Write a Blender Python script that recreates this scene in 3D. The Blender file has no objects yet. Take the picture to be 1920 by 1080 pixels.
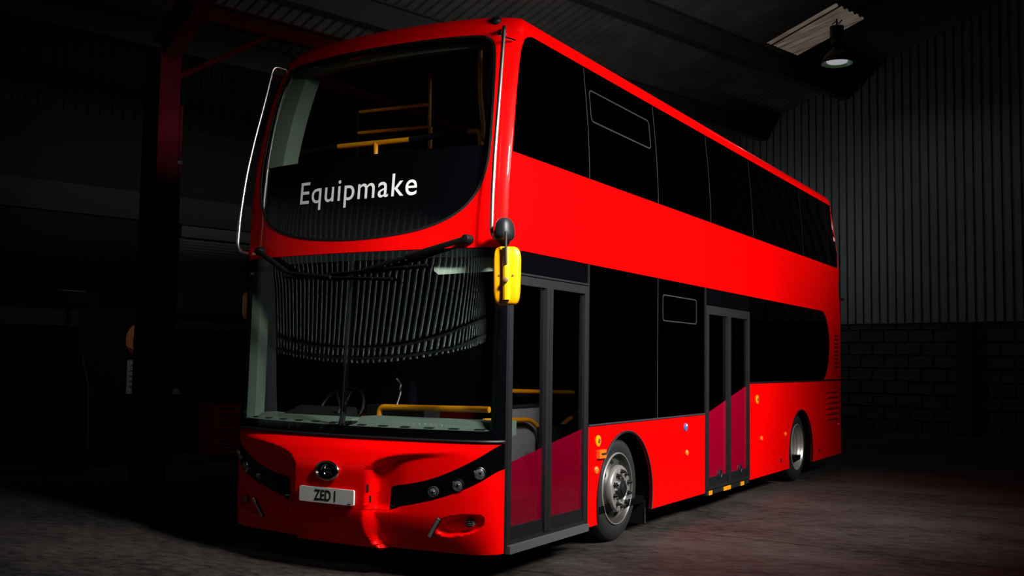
import bpy, bmesh, math, random
from mathutils import Vector, Matrix
random.seed(7)
SC = bpy.context.scene
COL = SC.collection

# ------------------------------------------------------------------ camera, world, lights, exposure
CAM_LOC = Vector((5.0717, -5.9358, 1.5703))
CAM_R = Vector((0.86082304, 0.5086815, 0.01506074))
CAM_U = Vector((0.02346587, -0.0692386, 0.9973241))
CAM_F = Vector((-0.50836311, 0.85816615, 0.07153884))
cd = bpy.data.cameras.new('camera'); cam = bpy.data.objects.new('camera', cd); COL.objects.link(cam)
cd.sensor_width = 36.0; cd.lens = 36.0 * 1926.79 / 1920.0; cd.clip_end = 300; cd.clip_start = .05
m = Matrix((CAM_R, CAM_U, -CAM_F)).transposed().to_4x4(); m.translation = CAM_LOC
cam.matrix_world = m
SC.camera = cam

wd = bpy.data.worlds.new('world'); SC.world = wd; wd.use_nodes = True
bg = wd.node_tree.nodes['Background']; bg.inputs[0].default_value = (.5, .6, 1, 1); bg.inputs[1].default_value = .004

def area(name, loc, target, sx, sy, power, color=(1, 1, 1), spread=180):
    l = bpy.data.lights.new(name, 'AREA'); l.shape = 'RECTANGLE'; l.size = sx; l.size_y = sy
    l.energy = power; l.color = color; l.spread = math.radians(spread)
    o = bpy.data.objects.new(name, l); COL.objects.link(o); o.location = loc
    d = Vector(target) - Vector(loc); o.rotation_euler = d.to_track_quat('-Z', 'Y').to_euler()
    return o
area('key_light', (6.6, 2.5, 4.8), (1.2, 3.8, 1.95), 5.4, 1.4, 275, (1, .97, .93), 70)
area('corner_light', (3.5, -.72, 4.0), (0.8, .2, 2.25), .5, .5, 58, (1, .97, .93), 68)
area('wall_fill', (7.96, -12.48, 2.3), (-8.7, -9.0, 2.75), .5, .6, 760, (.85, .95, 1), 22)  # unseen light added to brighten the wall mirrored in the windscreen
area('back_fill', (-6.6, 17.3, 4.6), (-1.2, 20.6, 5.0), .8, .8, 14, (.92, .96, 1), 100)  # added out of sight behind the bus to light the end gable
area('left_bay_fill', (-4.2, 3.2, 5.0), (-7.6, 4.4, 1.2), .3, .3, 2.2, (1, .95, .9), 70)  # no lamp hangs here: added to lift the sign and bench
area('roof_fill', (7.5, 7.5, 2.6), (-5.5, 11.5, 8.5), 1.2, 1.2, 60, (1, .95, .92), 62)  # unseen uplight added to lift the dark roof sheets

SC.view_settings.view_transform = 'Standard'; SC.view_settings.look = 'None'
SC.view_settings.exposure = 0.0; SC.view_settings.gamma = 1.0; SC.view_settings.use_curve_mapping = False

# ------------------------------------------------------------------ materials
MATS = {}
def mat(name, col, rough=.5, metal=0, spec=.5, coat=0, coat_rough=.03, emit=None, estr=0, noise=0, nscale=8, bump=0, bscale=40, sheen=0):
    m = bpy.data.materials.new(name); m.use_nodes = True; nt = m.node_tree; b = nt.nodes['Principled BSDF']
    b.inputs['Base Color'].default_value = (*col, 1); b.inputs['Roughness'].default_value = rough
    b.inputs['Metallic'].default_value = metal; b.inputs['Specular IOR Level'].default_value = spec
    b.inputs['Coat Weight'].default_value = coat; b.inputs['Coat Roughness'].default_value = coat_rough
    if emit: b.inputs['Emission Color'].default_value = (*emit, 1); b.inputs['Emission Strength'].default_value = estr
    tc = nt.nodes.new('ShaderNodeTexCoord')
    if noise:
        n = nt.nodes.new('ShaderNodeTexNoise'); n.inputs['Scale'].default_value = nscale; n.inputs['Detail'].default_value = 6
        nt.links.new(tc.outputs['Object'], n.inputs['Vector'])
        r = nt.nodes.new('ShaderNodeValToRGB'); e = r.color_ramp.elements
        e[0].position = .3; e[1].position = .7
        e[0].color = (*[c * (1 - noise) for c in col], 1); e[1].color = (*[min(1, c * (1 + noise)) for c in col], 1)
        nt.links.new(n.outputs['Fac'], r.inputs['Fac']); nt.links.new(r.outputs['Color'], b.inputs['Base Color'])
    if bump:
        n2 = nt.nodes.new('ShaderNodeTexNoise'); n2.inputs['Scale'].default_value = bscale; n2.inputs['Detail'].default_value = 5
        nt.links.new(tc.outputs['Object'], n2.inputs['Vector'])
        bp = nt.nodes.new('ShaderNodeBump'); bp.inputs['Strength'].default_value = bump; bp.inputs['Distance'].default_value = .02
        nt.links.new(n2.outputs['Fac'], bp.inputs['Height']); nt.links.new(bp.outputs['Normal'], b.inputs['Normal'])
    MATS[name] = m; return m

def glass(name, tint, ior=1.5, gloss=(1, 1, 1), rough=0.0, film=None, filmfac=0):
    m = bpy.data.materials.new(name); m.use_nodes = True; nt = m.node_tree
    for n in list(nt.nodes):
        if n.type != 'OUTPUT_MATERIAL': nt.nodes.remove(n)
    out = [n for n in nt.nodes if n.type == 'OUTPUT_MATERIAL'][0]
    tr = nt.nodes.new('ShaderNodeBsdfTransparent'); tr.inputs[0].default_value = (*tint, 1)
    base = tr
    if film:
        df = nt.nodes.new('ShaderNodeBsdfDiffuse'); df.inputs[0].default_value = (*film, 1)
        mx0 = nt.nodes.new('ShaderNodeMixShader'); mx0.inputs[0].default_value = filmfac
        nt.links.new(tr.outputs[0], mx0.inputs[1]); nt.links.new(df.outputs[0], mx0.inputs[2]); base = mx0
    gl = nt.nodes.new('ShaderNodeBsdfGlossy'); gl.inputs['Color'].default_value = (*gloss, 1); gl.inputs['Roughness'].default_value = rough
    fr = nt.nodes.new('ShaderNodeFresnel')
    # a thin pane reflects alike from both sides: keep the same ratio when it is met from inside
    ge = nt.nodes.new('ShaderNodeNewGeometry'); mr = nt.nodes.new('ShaderNodeMapRange')
    mr.inputs['To Min'].default_value = ior; mr.inputs['To Max'].default_value = 1 / ior
    nt.links.new(ge.outputs['Backfacing'], mr.inputs['Value']); nt.links.new(mr.outputs['Result'], fr.inputs[0])
    mx = nt.nodes.new('ShaderNodeMixShader')
    nt.links.new(fr.outputs[0], mx.inputs[0]); nt.links.new(base.outputs[0], mx.inputs[1]); nt.links.new(gl.outputs[0], mx.inputs[2])
    nt.links.new(mx.outputs[0], out.inputs[0])
    MATS[name] = m; return m

mat('red', (.92, .0003, .0005), .42, spec=.05, coat=.15, coat_rough=.05)
mat('black_gloss', (.0010, .0012, .0018), .12, coat=.5)
mat('wiper_black', (.0016, .0017, .002), .6, spec=.15)
mat('black_satin', (.0045, .005, .007), .5, spec=.35)
mat('black_rubber', (.004, .004, .0045), .7, spec=.25)
mat('dark_grey', (.0062, .0066, .0078), .5)
mat('seam_grey', (.020, .021, .026), .5)
mat('pillar_green', (.105, .14, .105), .6)
mat('blind_green', (.42, .50, .40), .6)
mat('running_light', (.42, .39, .36), .4)
mat('dash_green', (.10, .13, .105), .65)
mat('cab_grey', (.26, .26, .265), .6)
mat('yellow_rail', (.85, .30, .004), .35, coat=.3)
mat('mirror_yellow', (.80, .33, .0), .32, coat=.4)
mat('amber', (.95, .32, .0), .25, coat=.5)
mat('orange', (.95, .16, .01), .3, coat=.5)
mat('chrome', (.75, .74, .73), .16, metal=1)
mat('steel', (.62, .61, .60), .28, metal=1)
mat('rim_steel', (.05, .048, .044), .40, metal=.4)
mat('rim_silver', (.50, .49, .47), .38, metal=.75)
mat('tyre', (.009, .009, .010), .62, bump=.1, bscale=90)
mat('nut_dark', (.012, .012, .013), .4, metal=.3)
mat('white_text', (.95, .95, .95), .5)
mat('plate_white', (.62, .62, .60), .45)
mat('plate_black', (.01, .01, .01), .5)
mat('lamp_glass', (.16, .16, .17), .2, metal=.5)
mat('blue', (.05, .12, .35), .3)
mat('interior_dark', (.0025, .0028, .0035), .85, spec=.2)
mat('seat_fabric', (.004, .005, .009), .95, spec=.1)
mat('seat_green', (.03, .11, .06), .8)
mat('wood_panel', (.15, .06, .02), .6)
mat('sill', (.10, .105, .11), .5, metal=.3)
mat('concrete_block', (.028, .030, .032), .9, noise=.35, nscale=3, bump=.3, bscale=30)
mat('mortar', (.010, .010, .011), .95)
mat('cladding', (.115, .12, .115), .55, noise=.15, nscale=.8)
mat('roof_sheet', (.075, .07, .065), .85, noise=.3, nscale=1.5)
mat('beam_dark', (.02, .02, .022), .7)
mat('column_red', (.055, .0025, .007), .8, spec=.04, noise=.3, nscale=2)
mat('cladding_shaded', (.006, .006, .007), .7, spec=.2)  # side-wall copy of cladding; shade of the unlit bay is in the colour
mat('shutter', (.03, .038, .033), .6)
mat('lintel', (.012, .0125, .016), .8, spec=.2)
mat('timber', (.035, .022, .008), .7)
mat('paper', (.32, .32, .30), .8)
mat('sign_orange', (.62, .22, .06), .6)
mat('sign_red', (.22, .01, .01), .6)
mat('chest_red', (.20, .008, .012), .45)
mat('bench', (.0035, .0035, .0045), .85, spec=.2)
mat('liner_black', (.0008, .0008, .0009), .9, spec=.05)
mat('lamp_body', (.02, .022, .02), .5)
mat('lamp_reflector', (.32, .48, .30), .35, metal=.3)
mat('lamp_bulb', (.8, .8, .8), .4, emit=(.93, .92, 1), estr=.33)
mat('foil', (.30, .30, .31), .3, metal=.6)
glass('glass_clear', (.80, .87, .85))
glass('glass_upper', (.84, .88, .87))
glass('glass_dark', (.018, .02, .026))
glass('glass_door', (.80, .82, .83))
glass('film_red', (.55, .02, .07), film=(.34, .0, .022), filmfac=.34)
glass('film_red_opaque', (.02, .0, .0), film=(.23, .0, .014), filmfac=.98)
glass('lens_cover', (.20, .21, .24))

def floor_material():
    m = bpy.data.materials.new('concrete_floor'); m.use_nodes = True; nt = m.node_tree; b = nt.nodes['Principled BSDF']
    tc = nt.nodes.new('ShaderNodeTexCoord')
    n1 = nt.nodes.new('ShaderNodeTexNoise'); n1.inputs['Scale'].default_value = .55; n1.inputs['Detail'].default_value = 9; n1.inputs['Roughness'].default_value = .68
    n2 = nt.nodes.new('ShaderNodeTexNoise'); n2.inputs['Scale'].default_value = 9; n2.inputs['Detail'].default_value = 12; n2.inputs['Roughness'].default_value = .75
    mp = nt.nodes.new('ShaderNodeMapping'); mp.inputs['Scale'].default_value = (.8, 1.6, 1); mp.inputs['Rotation'].default_value = (0, 0, -.55)
    nt.links.new(tc.outputs['Object'], mp.inputs[0]); nt.links.new(mp.outputs[0], n1.inputs['Vector']); nt.links.new(mp.outputs[0], n2.inputs['Vector'])
    mx = nt.nodes.new('ShaderNodeMix'); mx.data_type = 'FLOAT'; mx.inputs[0].default_value = .55
    nt.links.new(n1.outputs['Fac'], mx.inputs[2]); nt.links.new(n2.outputs['Fac'], mx.inputs[3])
    r = nt.nodes.new('ShaderNodeValToRGB'); e = r.color_ramp.elements
    e[0].position = .42; e[0].color = (.010, .009, .0088, 1); e[1].position = .60; e[1].color = (.060, .053, .050, 1)
    nt.links.new(mx.outputs[0], r.inputs[0]); nt.links.new(r.outputs[0], b.inputs['Base Color'])
    r2 = nt.nodes.new('ShaderNodeValToRGB'); r2.color_ramp.elements[0].color = (.58, .58, .58, 1); r2.color_ramp.elements[1].color = (.85, .85, .85, 1)
    nt.links.new(n1.outputs['Fac'], r2.inputs[0]); nt.links.new(r2.outputs[0], b.inputs['Roughness'])
    bp = nt.nodes.new('ShaderNodeBump'); bp.inputs['Strength'].default_value = .45; bp.inputs['Distance'].default_value = .012
    nt.links.new(n2.outputs['Fac'], bp.inputs['Height']); nt.links.new(bp.outputs[0], b.inputs['Normal'])
    b.inputs['Specular IOR Level'].default_value = .2
    MATS['floor'] = m
floor_material()

def skylight_material():
    # weathered translucent roof sheet, lit from outside by a dull sky: it gives off light, streaked along the sheet
    m = bpy.data.materials.new('skylight_sheet'); m.use_nodes = True; nt = m.node_tree; b = nt.nodes['Principled BSDF']
    tc = nt.nodes.new('ShaderNodeTexCoord'); mp = nt.nodes.new('ShaderNodeMapping'); mp.inputs['Scale'].default_value = (.5, 4, 1)
    n = nt.nodes.new('ShaderNodeTexNoise'); n.inputs['Scale'].default_value = 2.2; n.inputs['Detail'].default_value = 5
    nt.links.new(tc.outputs['Object'], mp.inputs[0]); nt.links.new(mp.outputs[0], n.inputs['Vector'])
    r = nt.nodes.new('ShaderNodeValToRGB'); e = r.color_ramp.elements
    e[0].position = .3; e[0].color = (.035, .026, .019, 1); e[1].position = .75; e[1].color = (.125, .10, .078, 1)
    nt.links.new(n.outputs['Fac'], r.inputs[0]); nt.links.new(r.outputs[0], b.inputs['Emission Color'])
    b.inputs['Emission Strength'].default_value = 1.0; b.inputs['Base Color'].default_value = (.2, .18, .15, 1); b.inputs['Roughness'].default_value = .7
    MATS['skylight'] = m
skylight_material()

# ------------------------------------------------------------------ mesh helpers
def link(name, me, mt, parent=None):
    o = bpy.data.objects.new(name, me); COL.objects.link(o)
    if mt:
        if not me.materials: me.materials.append(MATS[mt])
    if parent: o.parent = parent
    return o

def mesh(name, vs, fs, mt, parent=None, smooth=False, angle=None):
    me = bpy.data.meshes.new(name); me.from_pydata([tuple(v) for v in vs], [], fs)
    me.validate(); me.update()
    if smooth or angle:
        me.polygons.foreach_set('use_smooth', [True] * len(me.polygons))
        if angle: me.set_sharp_from_angle(angle=math.radians(angle))
    return link(name, me, mt, parent)

def tag(o, label=None, cat=None, group=None, kind=None):
    if label: o['label'] = label
    if cat: o['category'] = cat
    if group: o['group'] = group
    if kind: o['kind'] = kind
    return o

def empty(name, loc=(0, 0, 0)):
    o = bpy.data.objects.new(name, None); COL.objects.link(o); o.location = loc; o.empty_display_size = .2; return o

class MB:
    """collects simple solids; build() links them as one mesh"""
    def __init__(s): s.v = []; s.f = []
    def add(s, vs, fs):
        k = len(s.v); s.v += [Vector(v) for v in vs]; s.f += [tuple(i + k for i in f) for f in fs]
    def box(s, x0, x1, y0, y1, z0, z1):
        s.add([(x0, y0, z0), (x1, y0, z0), (x1, y1, z0), (x0, y1, z0), (x0, y0, z1), (x1, y0, z1), (x1, y1, z1), (x0, y1, z1)],
              [(0, 3, 2, 1), (4, 5, 6, 7), (0, 1, 5, 4), (1, 2, 6, 5), (2, 3, 7, 6), (3, 0, 4, 7)])
    def obox(s, c, ax, ay, az):
        c = Vector(c); ax = Vector(ax); ay = Vector(ay); az = Vector(az)
        s.add([c - ax - ay - az, c + ax - ay - az, c + ax + ay - az, c - ax + ay - az, c - ax - ay + az, c + ax - ay + az, c + ax + ay + az, c - ax + ay + az],
              [(0, 3, 2, 1), (4, 5, 6, 7), (0, 1, 5, 4), (1, 2, 6, 5), (2, 3, 7, 6), (3, 0, 4, 7)])
    def tube(s, pts, r, n=10, cap=True):
        pts = [Vector(p) for p in pts]; rr = r if isinstance(r, (list, tuple)) else [r] * len(pts)
        t0 = (pts[1] - pts[0]).normalized(); up = Vector((0, 0, 1)) if abs(t0.z) < .9 else Vector((0, 1, 0))
        a = t0.cross(up).normalized(); k = len(s.v)
        for i, p in enumerate(pts):
            t = (pts[min(i + 1, len(pts) - 1)] - pts[max(i - 1, 0)]).normalized()
            a = (a - t * a.dot(t)).normalized(); b = t.cross(a)
            for j in range(n):
                th = 2 * math.pi * j / n; s.v.append(p + (a * math.cos(th) + b * math.sin(th)) * rr[i])
        for i in range(len(pts) - 1):
            for j in range(n):
                j2 = (j + 1) % n; s.f.append((k + i * n + j, k + i * n + j2, k + (i + 1) * n + j2, k + (i + 1) * n + j))
        if cap:
            s.f.append(tuple(k + j for j in reversed(range(n)))); s.f.append(tuple(k + (len(pts) - 1) * n + j for j in range(n)))
    def lathe(s, prof, c, axis, n=32, cap=False):
        """prof: list of (radius, height along axis)"""
        c = Vector(c); ax = Vector(axis).normalized(); u = Vector((0, 0, 1)) if abs(ax.z) < .9 else Vector((0, 1, 0))
        a = ax.cross(u).normalized(); b = ax.cross(a); k = len(s.v)
        for r, h in prof:
            for j in range(n):
                th = 2 * math.pi * j / n; s.v.append(c + ax * h + (a * math.cos(th) + b * math.sin(th)) * r)
        for i in range(len(prof) - 1):
            for j in range(n):
                j2 = (j + 1) % n; s.f.append((k + i * n + j, k + i * n + j2, k + (i + 1) * n + j2, k + (i + 1) * n + j))
        if cap:
            s.f.append(tuple(k + j for j in reversed(range(n)))); s.f.append(tuple(k + (len(prof) - 1) * n + j for j in range(n)))
    def build(s, name, mt, parent=None, angle=35):
        me = bpy.data.meshes.new(name); me.from_pydata([tuple(v) for v in s.v], [], s.f); me.validate(); me.update()
        bm = bmesh.new(); bm.from_mesh(me); bmesh.ops.recalc_face_normals(bm, faces=bm.faces); bm.to_mesh(me); bm.free()
        if angle:
            me.polygons.foreach_set('use_smooth', [True] * len(me.polygons)); me.set_sharp_from_angle(angle=math.radians(angle))
        return link(name, me, mt, parent)

def bend(pts, r=.06, n=6):
    """round the inner corners of a polyline"""
    pts = [Vector(p) for p in pts]; out = [pts[0]]
    for i in range(1, len(pts) - 1):
        p, q, s = pts[i - 1], pts[i], pts[i + 1]
        d1 = (p - q); d2 = (s - q); rr = min(r, d1.length * .45, d2.length * .45)
        a = q + d1.normalized() * rr; b = q + d2.normalized() * rr
        for k in range(n + 1):
            t = k / n; out.append(a * (1 - t) ** 2 + q * 2 * t * (1 - t) + b * t * t)
    out.append(pts[-1]); return out

def rrect(a0, a1, b0, b1, r, n=6):
    """rounded rectangle outline; r may be one radius or (bl, br, tr, tl)"""
    rs = r if isinstance(r, (list, tuple)) else (r,) * 4
    out = []
    for (ca, cb, sa, sb, rad, st) in ((a0, b0, 1, 1, rs[0], 180), (a1, b0, -1, 1, rs[1], 270), (a1, b1, -1, -1, rs[2], 0), (a0, b1, 1, -1, rs[3], 90)):
        if rad < 1e-5: out.append((ca, cb)); continue
        for k in range(n + 1):
            th = math.radians(st + 90 * k / n); out.append((ca + sa * rad + rad * math.cos(th), cb + sb * rad + rad * math.sin(th)))
    return out

def dens(loop, step):
    """resample the edges of a closed outline"""
    out = []
    for i, p in enumerate(loop):
        q = loop[(i + 1) % len(loop)]; L = math.hypot(q[0] - p[0], q[1] - p[1]); n = max(1, int(L / step))
        for k in range(n): out.append((p[0] + (q[0] - p[0]) * k / n, p[1] + (q[1] - p[1]) * k / n))
    return out

def cuts(bm, lo, hi, step, axis):
    n = int((hi - lo) / step)
    no = (1, 0, 0) if axis == 0 else (0, 1, 0)
    for k in range(1, n + 1):
        c = lo + (hi - lo) * k / (n + 1); co = (c, 0, 0) if axis == 0 else (0, c, 0)
        bmesh.ops.bisect_plane(bm, geom=bm.verts[:] + bm.edges[:] + bm.faces[:], plane_co=co, plane_no=no, dist=1e-6)

def finish(bm, name, mapf, mt, parent, th, out):
    """bm is flat in (a, b); map to space with true surface normals and turn the edges inwards by th"""
    bm.verts.ensure_lookup_table()
    e = 1e-3; P = []; N = []
    for v in bm.verts:
        a, b = v.co.x, v.co.y; p = Vector(mapf(a, b))
        da = Vector(mapf(a + e, b)) - Vector(mapf(a - e, b)); db = Vector(mapf(a, b + e)) - Vector(mapf(a, b - e))
        n = da.cross(db)
        n = n.normalized() if n.length > 1e-12 else Vector((0, 0, 1))
        if out: n = -n
        P.append(p); N.append(n)
    fs = []; ln = []
    for f in bm.faces:
        idx = [v.index for v in f.verts]
        fn = Vector((0, 0, 0))
        for i in range(1, len(idx) - 1): fn += (P[idx[i]] - P[idx[0]]).cross(P[idx[i + 1]] - P[idx[0]])
        if fn.dot(N[idx[0]]) < 0: idx.reverse()
        fs.append(tuple(idx)); ln += [N[i] for i in idx]
    verts = list(P)
    if th:
        for ed in bm.edges:
            if len(ed.link_faces) != 1: continue
            i, j = ed.verts[0].index, ed.verts[1].index
            fc = ed.link_faces[0]; c = Vector((0, 0, 0))
            for v in fc.verts: c += P[v.index]
            c /= len(fc.verts)
            k = len(verts); verts += [P[i], P[j], P[j] - N[j] * th, P[i] - N[i] * th]
            fn = (verts[k + 1] - verts[k]).cross(verts[k + 3] - verts[k]); q = (k, k + 1, k + 2, k + 3)
            if fn.dot((P[i] + P[j]) / 2 - c) < 0: q = q[::-1]; fn = -fn
            fn = fn.normalized() if fn.length > 1e-12 else N[i]
            fs.append(q); ln += [fn] * 4
    bm.free()
    me = bpy.data.meshes.new(name); me.from_pydata([tuple(v) for v in verts], [], fs)
    me.polygons.foreach_set('use_smooth', [True] * len(me.polygons))
    me.normals_split_custom_set([tuple(n) for n in ln]); me.update()
    return link(name, me, mt, parent)

def patch(name, loops, mapf, mt, parent=None, sa=.1, sb=.1, th=.012, out=False):
    """a sheet with outline loops[0] and holes loops[1:] in surface coordinates, laid on a curved surface"""
    bm = bmesh.new()
    for lp in loops:
        vs = [bm.verts.new((a, b, 0)) for a, b in lp]
        for i in range(len(vs)): bm.edges.new((vs[i], vs[(i + 1) % len(vs)]))
    bmesh.ops.triangle_fill(bm, use_beauty=True, edges=bm.edges[:])
    al = [p[0] for p in loops[0]]; bl = [p[1] for p in loops[0]]
    cuts(bm, min(al), max(al), sa, 0); cuts(bm, min(bl), max(bl), sb, 1)
    return finish(bm, name, mapf, mt, parent, th, out)

def text_bm(txt, size, space=1.0, offset=0.0):
    cu = bpy.data.curves.new('lettering', 'FONT'); cu.body = txt; cu.size = size; cu.align_x = 'CENTER'; cu.align_y = 'CENTER'
    cu.space_character = space; cu.offset = offset; cu.resolution_u = 6
    o = bpy.data.objects.new('lettering', cu); COL.objects.link(o)
    dg = bpy.context.evaluated_depsgraph_get(); me = bpy.data.meshes.new_from_object(o.evaluated_get(dg))
    bm = bmesh.new(); bm.from_mesh(me); bpy.data.objects.remove(o); bpy.data.meshes.remove(me); bpy.data.curves.remove(cu)
    xs = [v.co.x for v in bm.verts]; ys = [v.co.y for v in bm.verts]
    return bm, (min(xs), max(xs), min(ys), max(ys))

# ------------------------------------------------------------------ building axes (the hall stands at an angle to the bus)
TH = math.radians(15.5)
AX = Vector((math.sin(TH), math.cos(TH), 0)); BX = Vector((math.cos(TH), -math.sin(TH), 0))
def hall(b, a, z=0): return BX * b + AX * a + Vector((0, 0, z))
A_BACK, A_FRONT, B_LEFT, B_RIGHT, B_RIDGE, SLOPE, Z0 = 20.12, -11.2, -11.9, 19.0, 3.5, .2921, 10.911
def roofz(b): return Z0 + SLOPE * b if b < B_RIDGE else Z0 + SLOPE * (2 * B_RIDGE - b)
BORDER = 2.66

# ------------------------------------------------------------------ floor
JY0 = [3.41]
mb = MB()
def slabs():
    fl = tag(empty('floor'), kind='structure'); k = 0
    # slabs parted by thin joints: one joint crosses the picture from the front wheel to the right
    rows = [(-30, -3.1), (-3.088, 3.40), (3.416, 12.0), (12.012, 40)]
    cols = [(-30, -5.2), (-5.188, 16), (16.012, 40)]
    for (y0, y1) in rows:
        for (x0, x1) in cols:
            sk = lambda x, y: y - .085 * (x - 1.1)
            vs = [(x0, sk(x0, y0), 0), (x1, sk(x1, y0), 0), (x1, sk(x1, y1), 0), (x0, sk(x0, y1), 0)]
            vs += [(x, y, -.05) for x, y, z in vs]
            o = mesh('floor_slab', vs, [(0, 1, 2, 3), (0, 4, 5, 1), (1, 5, 6, 2), (2, 6, 7, 3), (3, 7, 4, 0)], 'floor', fl)
    mesh('joint_bed', [(-30, -35, -.03), (40, -35, -.03), (40, 45, -.03), (-30, 45, -.03)], [(0, 1, 2, 3)], 'liner_black', fl)
slabs()

# ------------------------------------------------------------------ walls
def ribbed(n_ribs, w, zb, zt0, zt1, depth=.035):
    """trapezoidal cladding sheet in local (u along wall, z); ribs stand towards +v"""
    vs = []; fs = []; pr = []
    p = w / n_ribs
    for i in range(n_ribs):
        pr += [(i * p, 0), (i * p + p * .52, 0), (i * p + p * .62, depth), (i * p + p * .90, depth)]
    pr.append((w, 0))
    for u, v in pr:
        t = u / w; vs += [(u, v, zb), (u, v, zt0 + (zt1 - zt0) * t)]
    for i in range(len(pr) - 1): fs.append((2 * i, 2 * i + 2, 2 * i + 3, 2 * i + 1))
    return vs, fs

def place(vs, org, du, dv): return [org + du * u + dv * v + Vector((0, 0, z)) for u, v, z in vs]

SHW = 1.075
def cladding_wall(parent, ribs, u0, u1, du, dv, org, ztop, mt='cladding'):
    u = u0
    while u < u1 - .01:
        w = min(SHW, u1 - u)
        vs, fs = ribbed(ribs, w, BORDER, ztop(u), ztop(u + w))
        mesh('cladding_sheet', place([(a + u, b, z) for a, b, z in vs], org, du, dv), fs, mt, parent)
        u += SHW

# back wall (end gable) behind the bus
wb = MB(); o0 = hall(0, A_BACK)
prof = [(B_LEFT, 0), (B_RIGHT, 0), (B_RIGHT, roofz(B_RIGHT)), (B_RIDGE, roofz(B_RIDGE)), (B_LEFT, roofz(B_LEFT))]
wall_back = tag(mesh('wall_back', [hall(b, A_BACK + .06, z) for b, z in prof], [(0, 1, 2, 3, 4)], 'mortar'), kind='structure')
cladding_wall(wall_back, 5, B_LEFT, B_RIGHT, BX, -AX, hall(0, A_BACK - .02), roofz)
# concrete blocks, each its own piece
BH, BW = .318, .625
blk = None
for r in range(9):
    z1 = BORDER - .16 - (r - 1) * BH if r else BORDER
    z0 = z1 - (BH if r else .16); z0 = max(z0, 0)
    if z1 - z0 < .06: continue
    u = -8.4 + (.5 * BW if r % 2 else 0)
    while u < 7.5:
        g = .016
        p = hall(u + BW / 2, A_BACK + random.uniform(-.006, .004), (z0 + z1) / 2)
        if blk is None:
            mbk = MB(); c = .012; hw, hh = BW / 2 - g, BH / 2 - g
            vs = [(-hw, .02, -hh), (hw, .02, -hh), (hw, .02, hh), (-hw, .02, hh), (-hw + c, 0, -hh + c), (hw - c, 0, -hh + c), (hw - c, 0, hh - c), (-hw + c, 0, hh - c)]
            mbk.add(vs, [(4, 5, 6, 7), (0, 1, 5, 4), (1, 2, 6, 5), (2, 3, 7, 6), (3, 0, 4, 7)])
            blk = mbk.build('block', 'concrete_block', wall_back, 0); o = blk
        else:
            o = blk.copy(); COL.objects.link(o); o.parent = wall_back
        o.location = p; o.rotation_euler = (0, 0, -TH); o.scale = (1, 1, (z1 - z0) / BH)
        u += BW
mbs = MB(); mbs.obox(hall((B_LEFT + B_RIGHT) / 2, A_BACK - .035, BORDER), BX * 15.4, AX * .03, (0, 0, .012)); mbs.build('sill_flashing', 'beam_dark', wall_back, 0)
for b in (-3.55, 4.2):
    mp = MB(); mp.obox(hall(b, A_BACK - .1, BORDER / 2), BX * .18, AX * .1, (0, 0, BORDER / 2 - .02)); mp.build('pier', 'mortar', wall_back, 0)

# front wall (behind the camera; seen in the windscreen), left and right walls
wall_front = tag(mesh('wall_front', [hall(b, A_FRONT - .06, z) for b, z in prof], [(0, 4, 3, 2, 1)], 'liner_black'), kind='structure')
cladding_wall(wall_front, 3, B_LEFT, B_RIGHT, BX, AX, hall(0, A_FRONT), roofz)
mq = MB(); mq.obox(hall((B_LEFT + B_RIGHT) / 2, A_FRONT + .08, BORDER + .1), BX * 15.4, AX * .05, (0, 0, .035)); mq.build('rail', 'beam_dark', wall_front, 0)
mq = MB(); mq.obox(hall((B_LEFT + B_RIGHT) / 2, A_FRONT + .08, BORDER + .42), BX * 15.4, AX * .05, (0, 0, .02)); mq.build('rail', 'beam_dark', wall_front, 0)
zl, zr = roofz(B_LEFT), roofz(B_RIGHT)
wall_left = tag(mesh('wall_left', [hall(B_LEFT - .06, A_FRONT, 0), hall(B_LEFT - .06, A_BACK, 0), hall(B_LEFT - .06, A_BACK, zl), hall(B_LEFT - .06, A_FRONT, zl)], [(0, 1, 2, 3)], 'mortar'), kind='structure')
cladding_wall(wall_left, 5, A_FRONT, A_BACK, AX, BX, hall(B_LEFT, 0), lambda u: zl, 'cladding_shaded')
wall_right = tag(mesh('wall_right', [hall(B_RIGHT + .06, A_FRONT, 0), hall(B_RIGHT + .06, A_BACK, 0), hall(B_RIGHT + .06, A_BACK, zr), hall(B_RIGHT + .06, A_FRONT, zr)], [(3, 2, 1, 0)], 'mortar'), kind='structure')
cladding_wall(wall_right, 5, A_FRONT, A_BACK, AX, -BX, hall(B_RIGHT, 0), lambda u: zr, 'cladding_shaded')

# ------------------------------------------------------------------ ceiling: ribbed sheets running up the slope, purlins along the hall
SKY = (-6.42, -4.66, 16.10, 17.52)
ceiling = tag(mesh('ceiling', [hall(B_LEFT, A_FRONT, zl + .12), hall(B_LEFT, A_BACK, zl + .12), hall(B_RIDGE, A_BACK, roofz(B_RIDGE) + .12), hall(B_RIDGE, A_FRONT, roofz(B_RIDGE) + .12), hall(B_RIGHT, A_BACK, zr + .12), hall(B_RIGHT, A_FRONT, zr + .12)],
                   [(0, 1, 2, 3), (3, 2, 4, 5)], 'beam_dark'), kind='structure')
def roof_sheet(b0, b1, a0, a1, n=6, depth=.045):
    pr = []; p = (a1 - a0) / n
    for i in range(n): pr += [(a0 + i * p, 0), (a0 + i * p + p * .5, 0), (a0 + i * p + p * .62, -depth), (a0 + i * p + p * .88, -depth)]
    pr.append((a1, 0)); vs = []
    for a, d in pr: vs += [hall(b0, a, roofz(b0) + d + .05), hall(b1, a, roofz(b1) + d + .05)]
    return vs, [(2 * i, 2 * i + 1, 2 * i + 3, 2 * i + 2) for i in range(len(pr) - 1)]
a = A_FRONT
sheet_a = []
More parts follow.
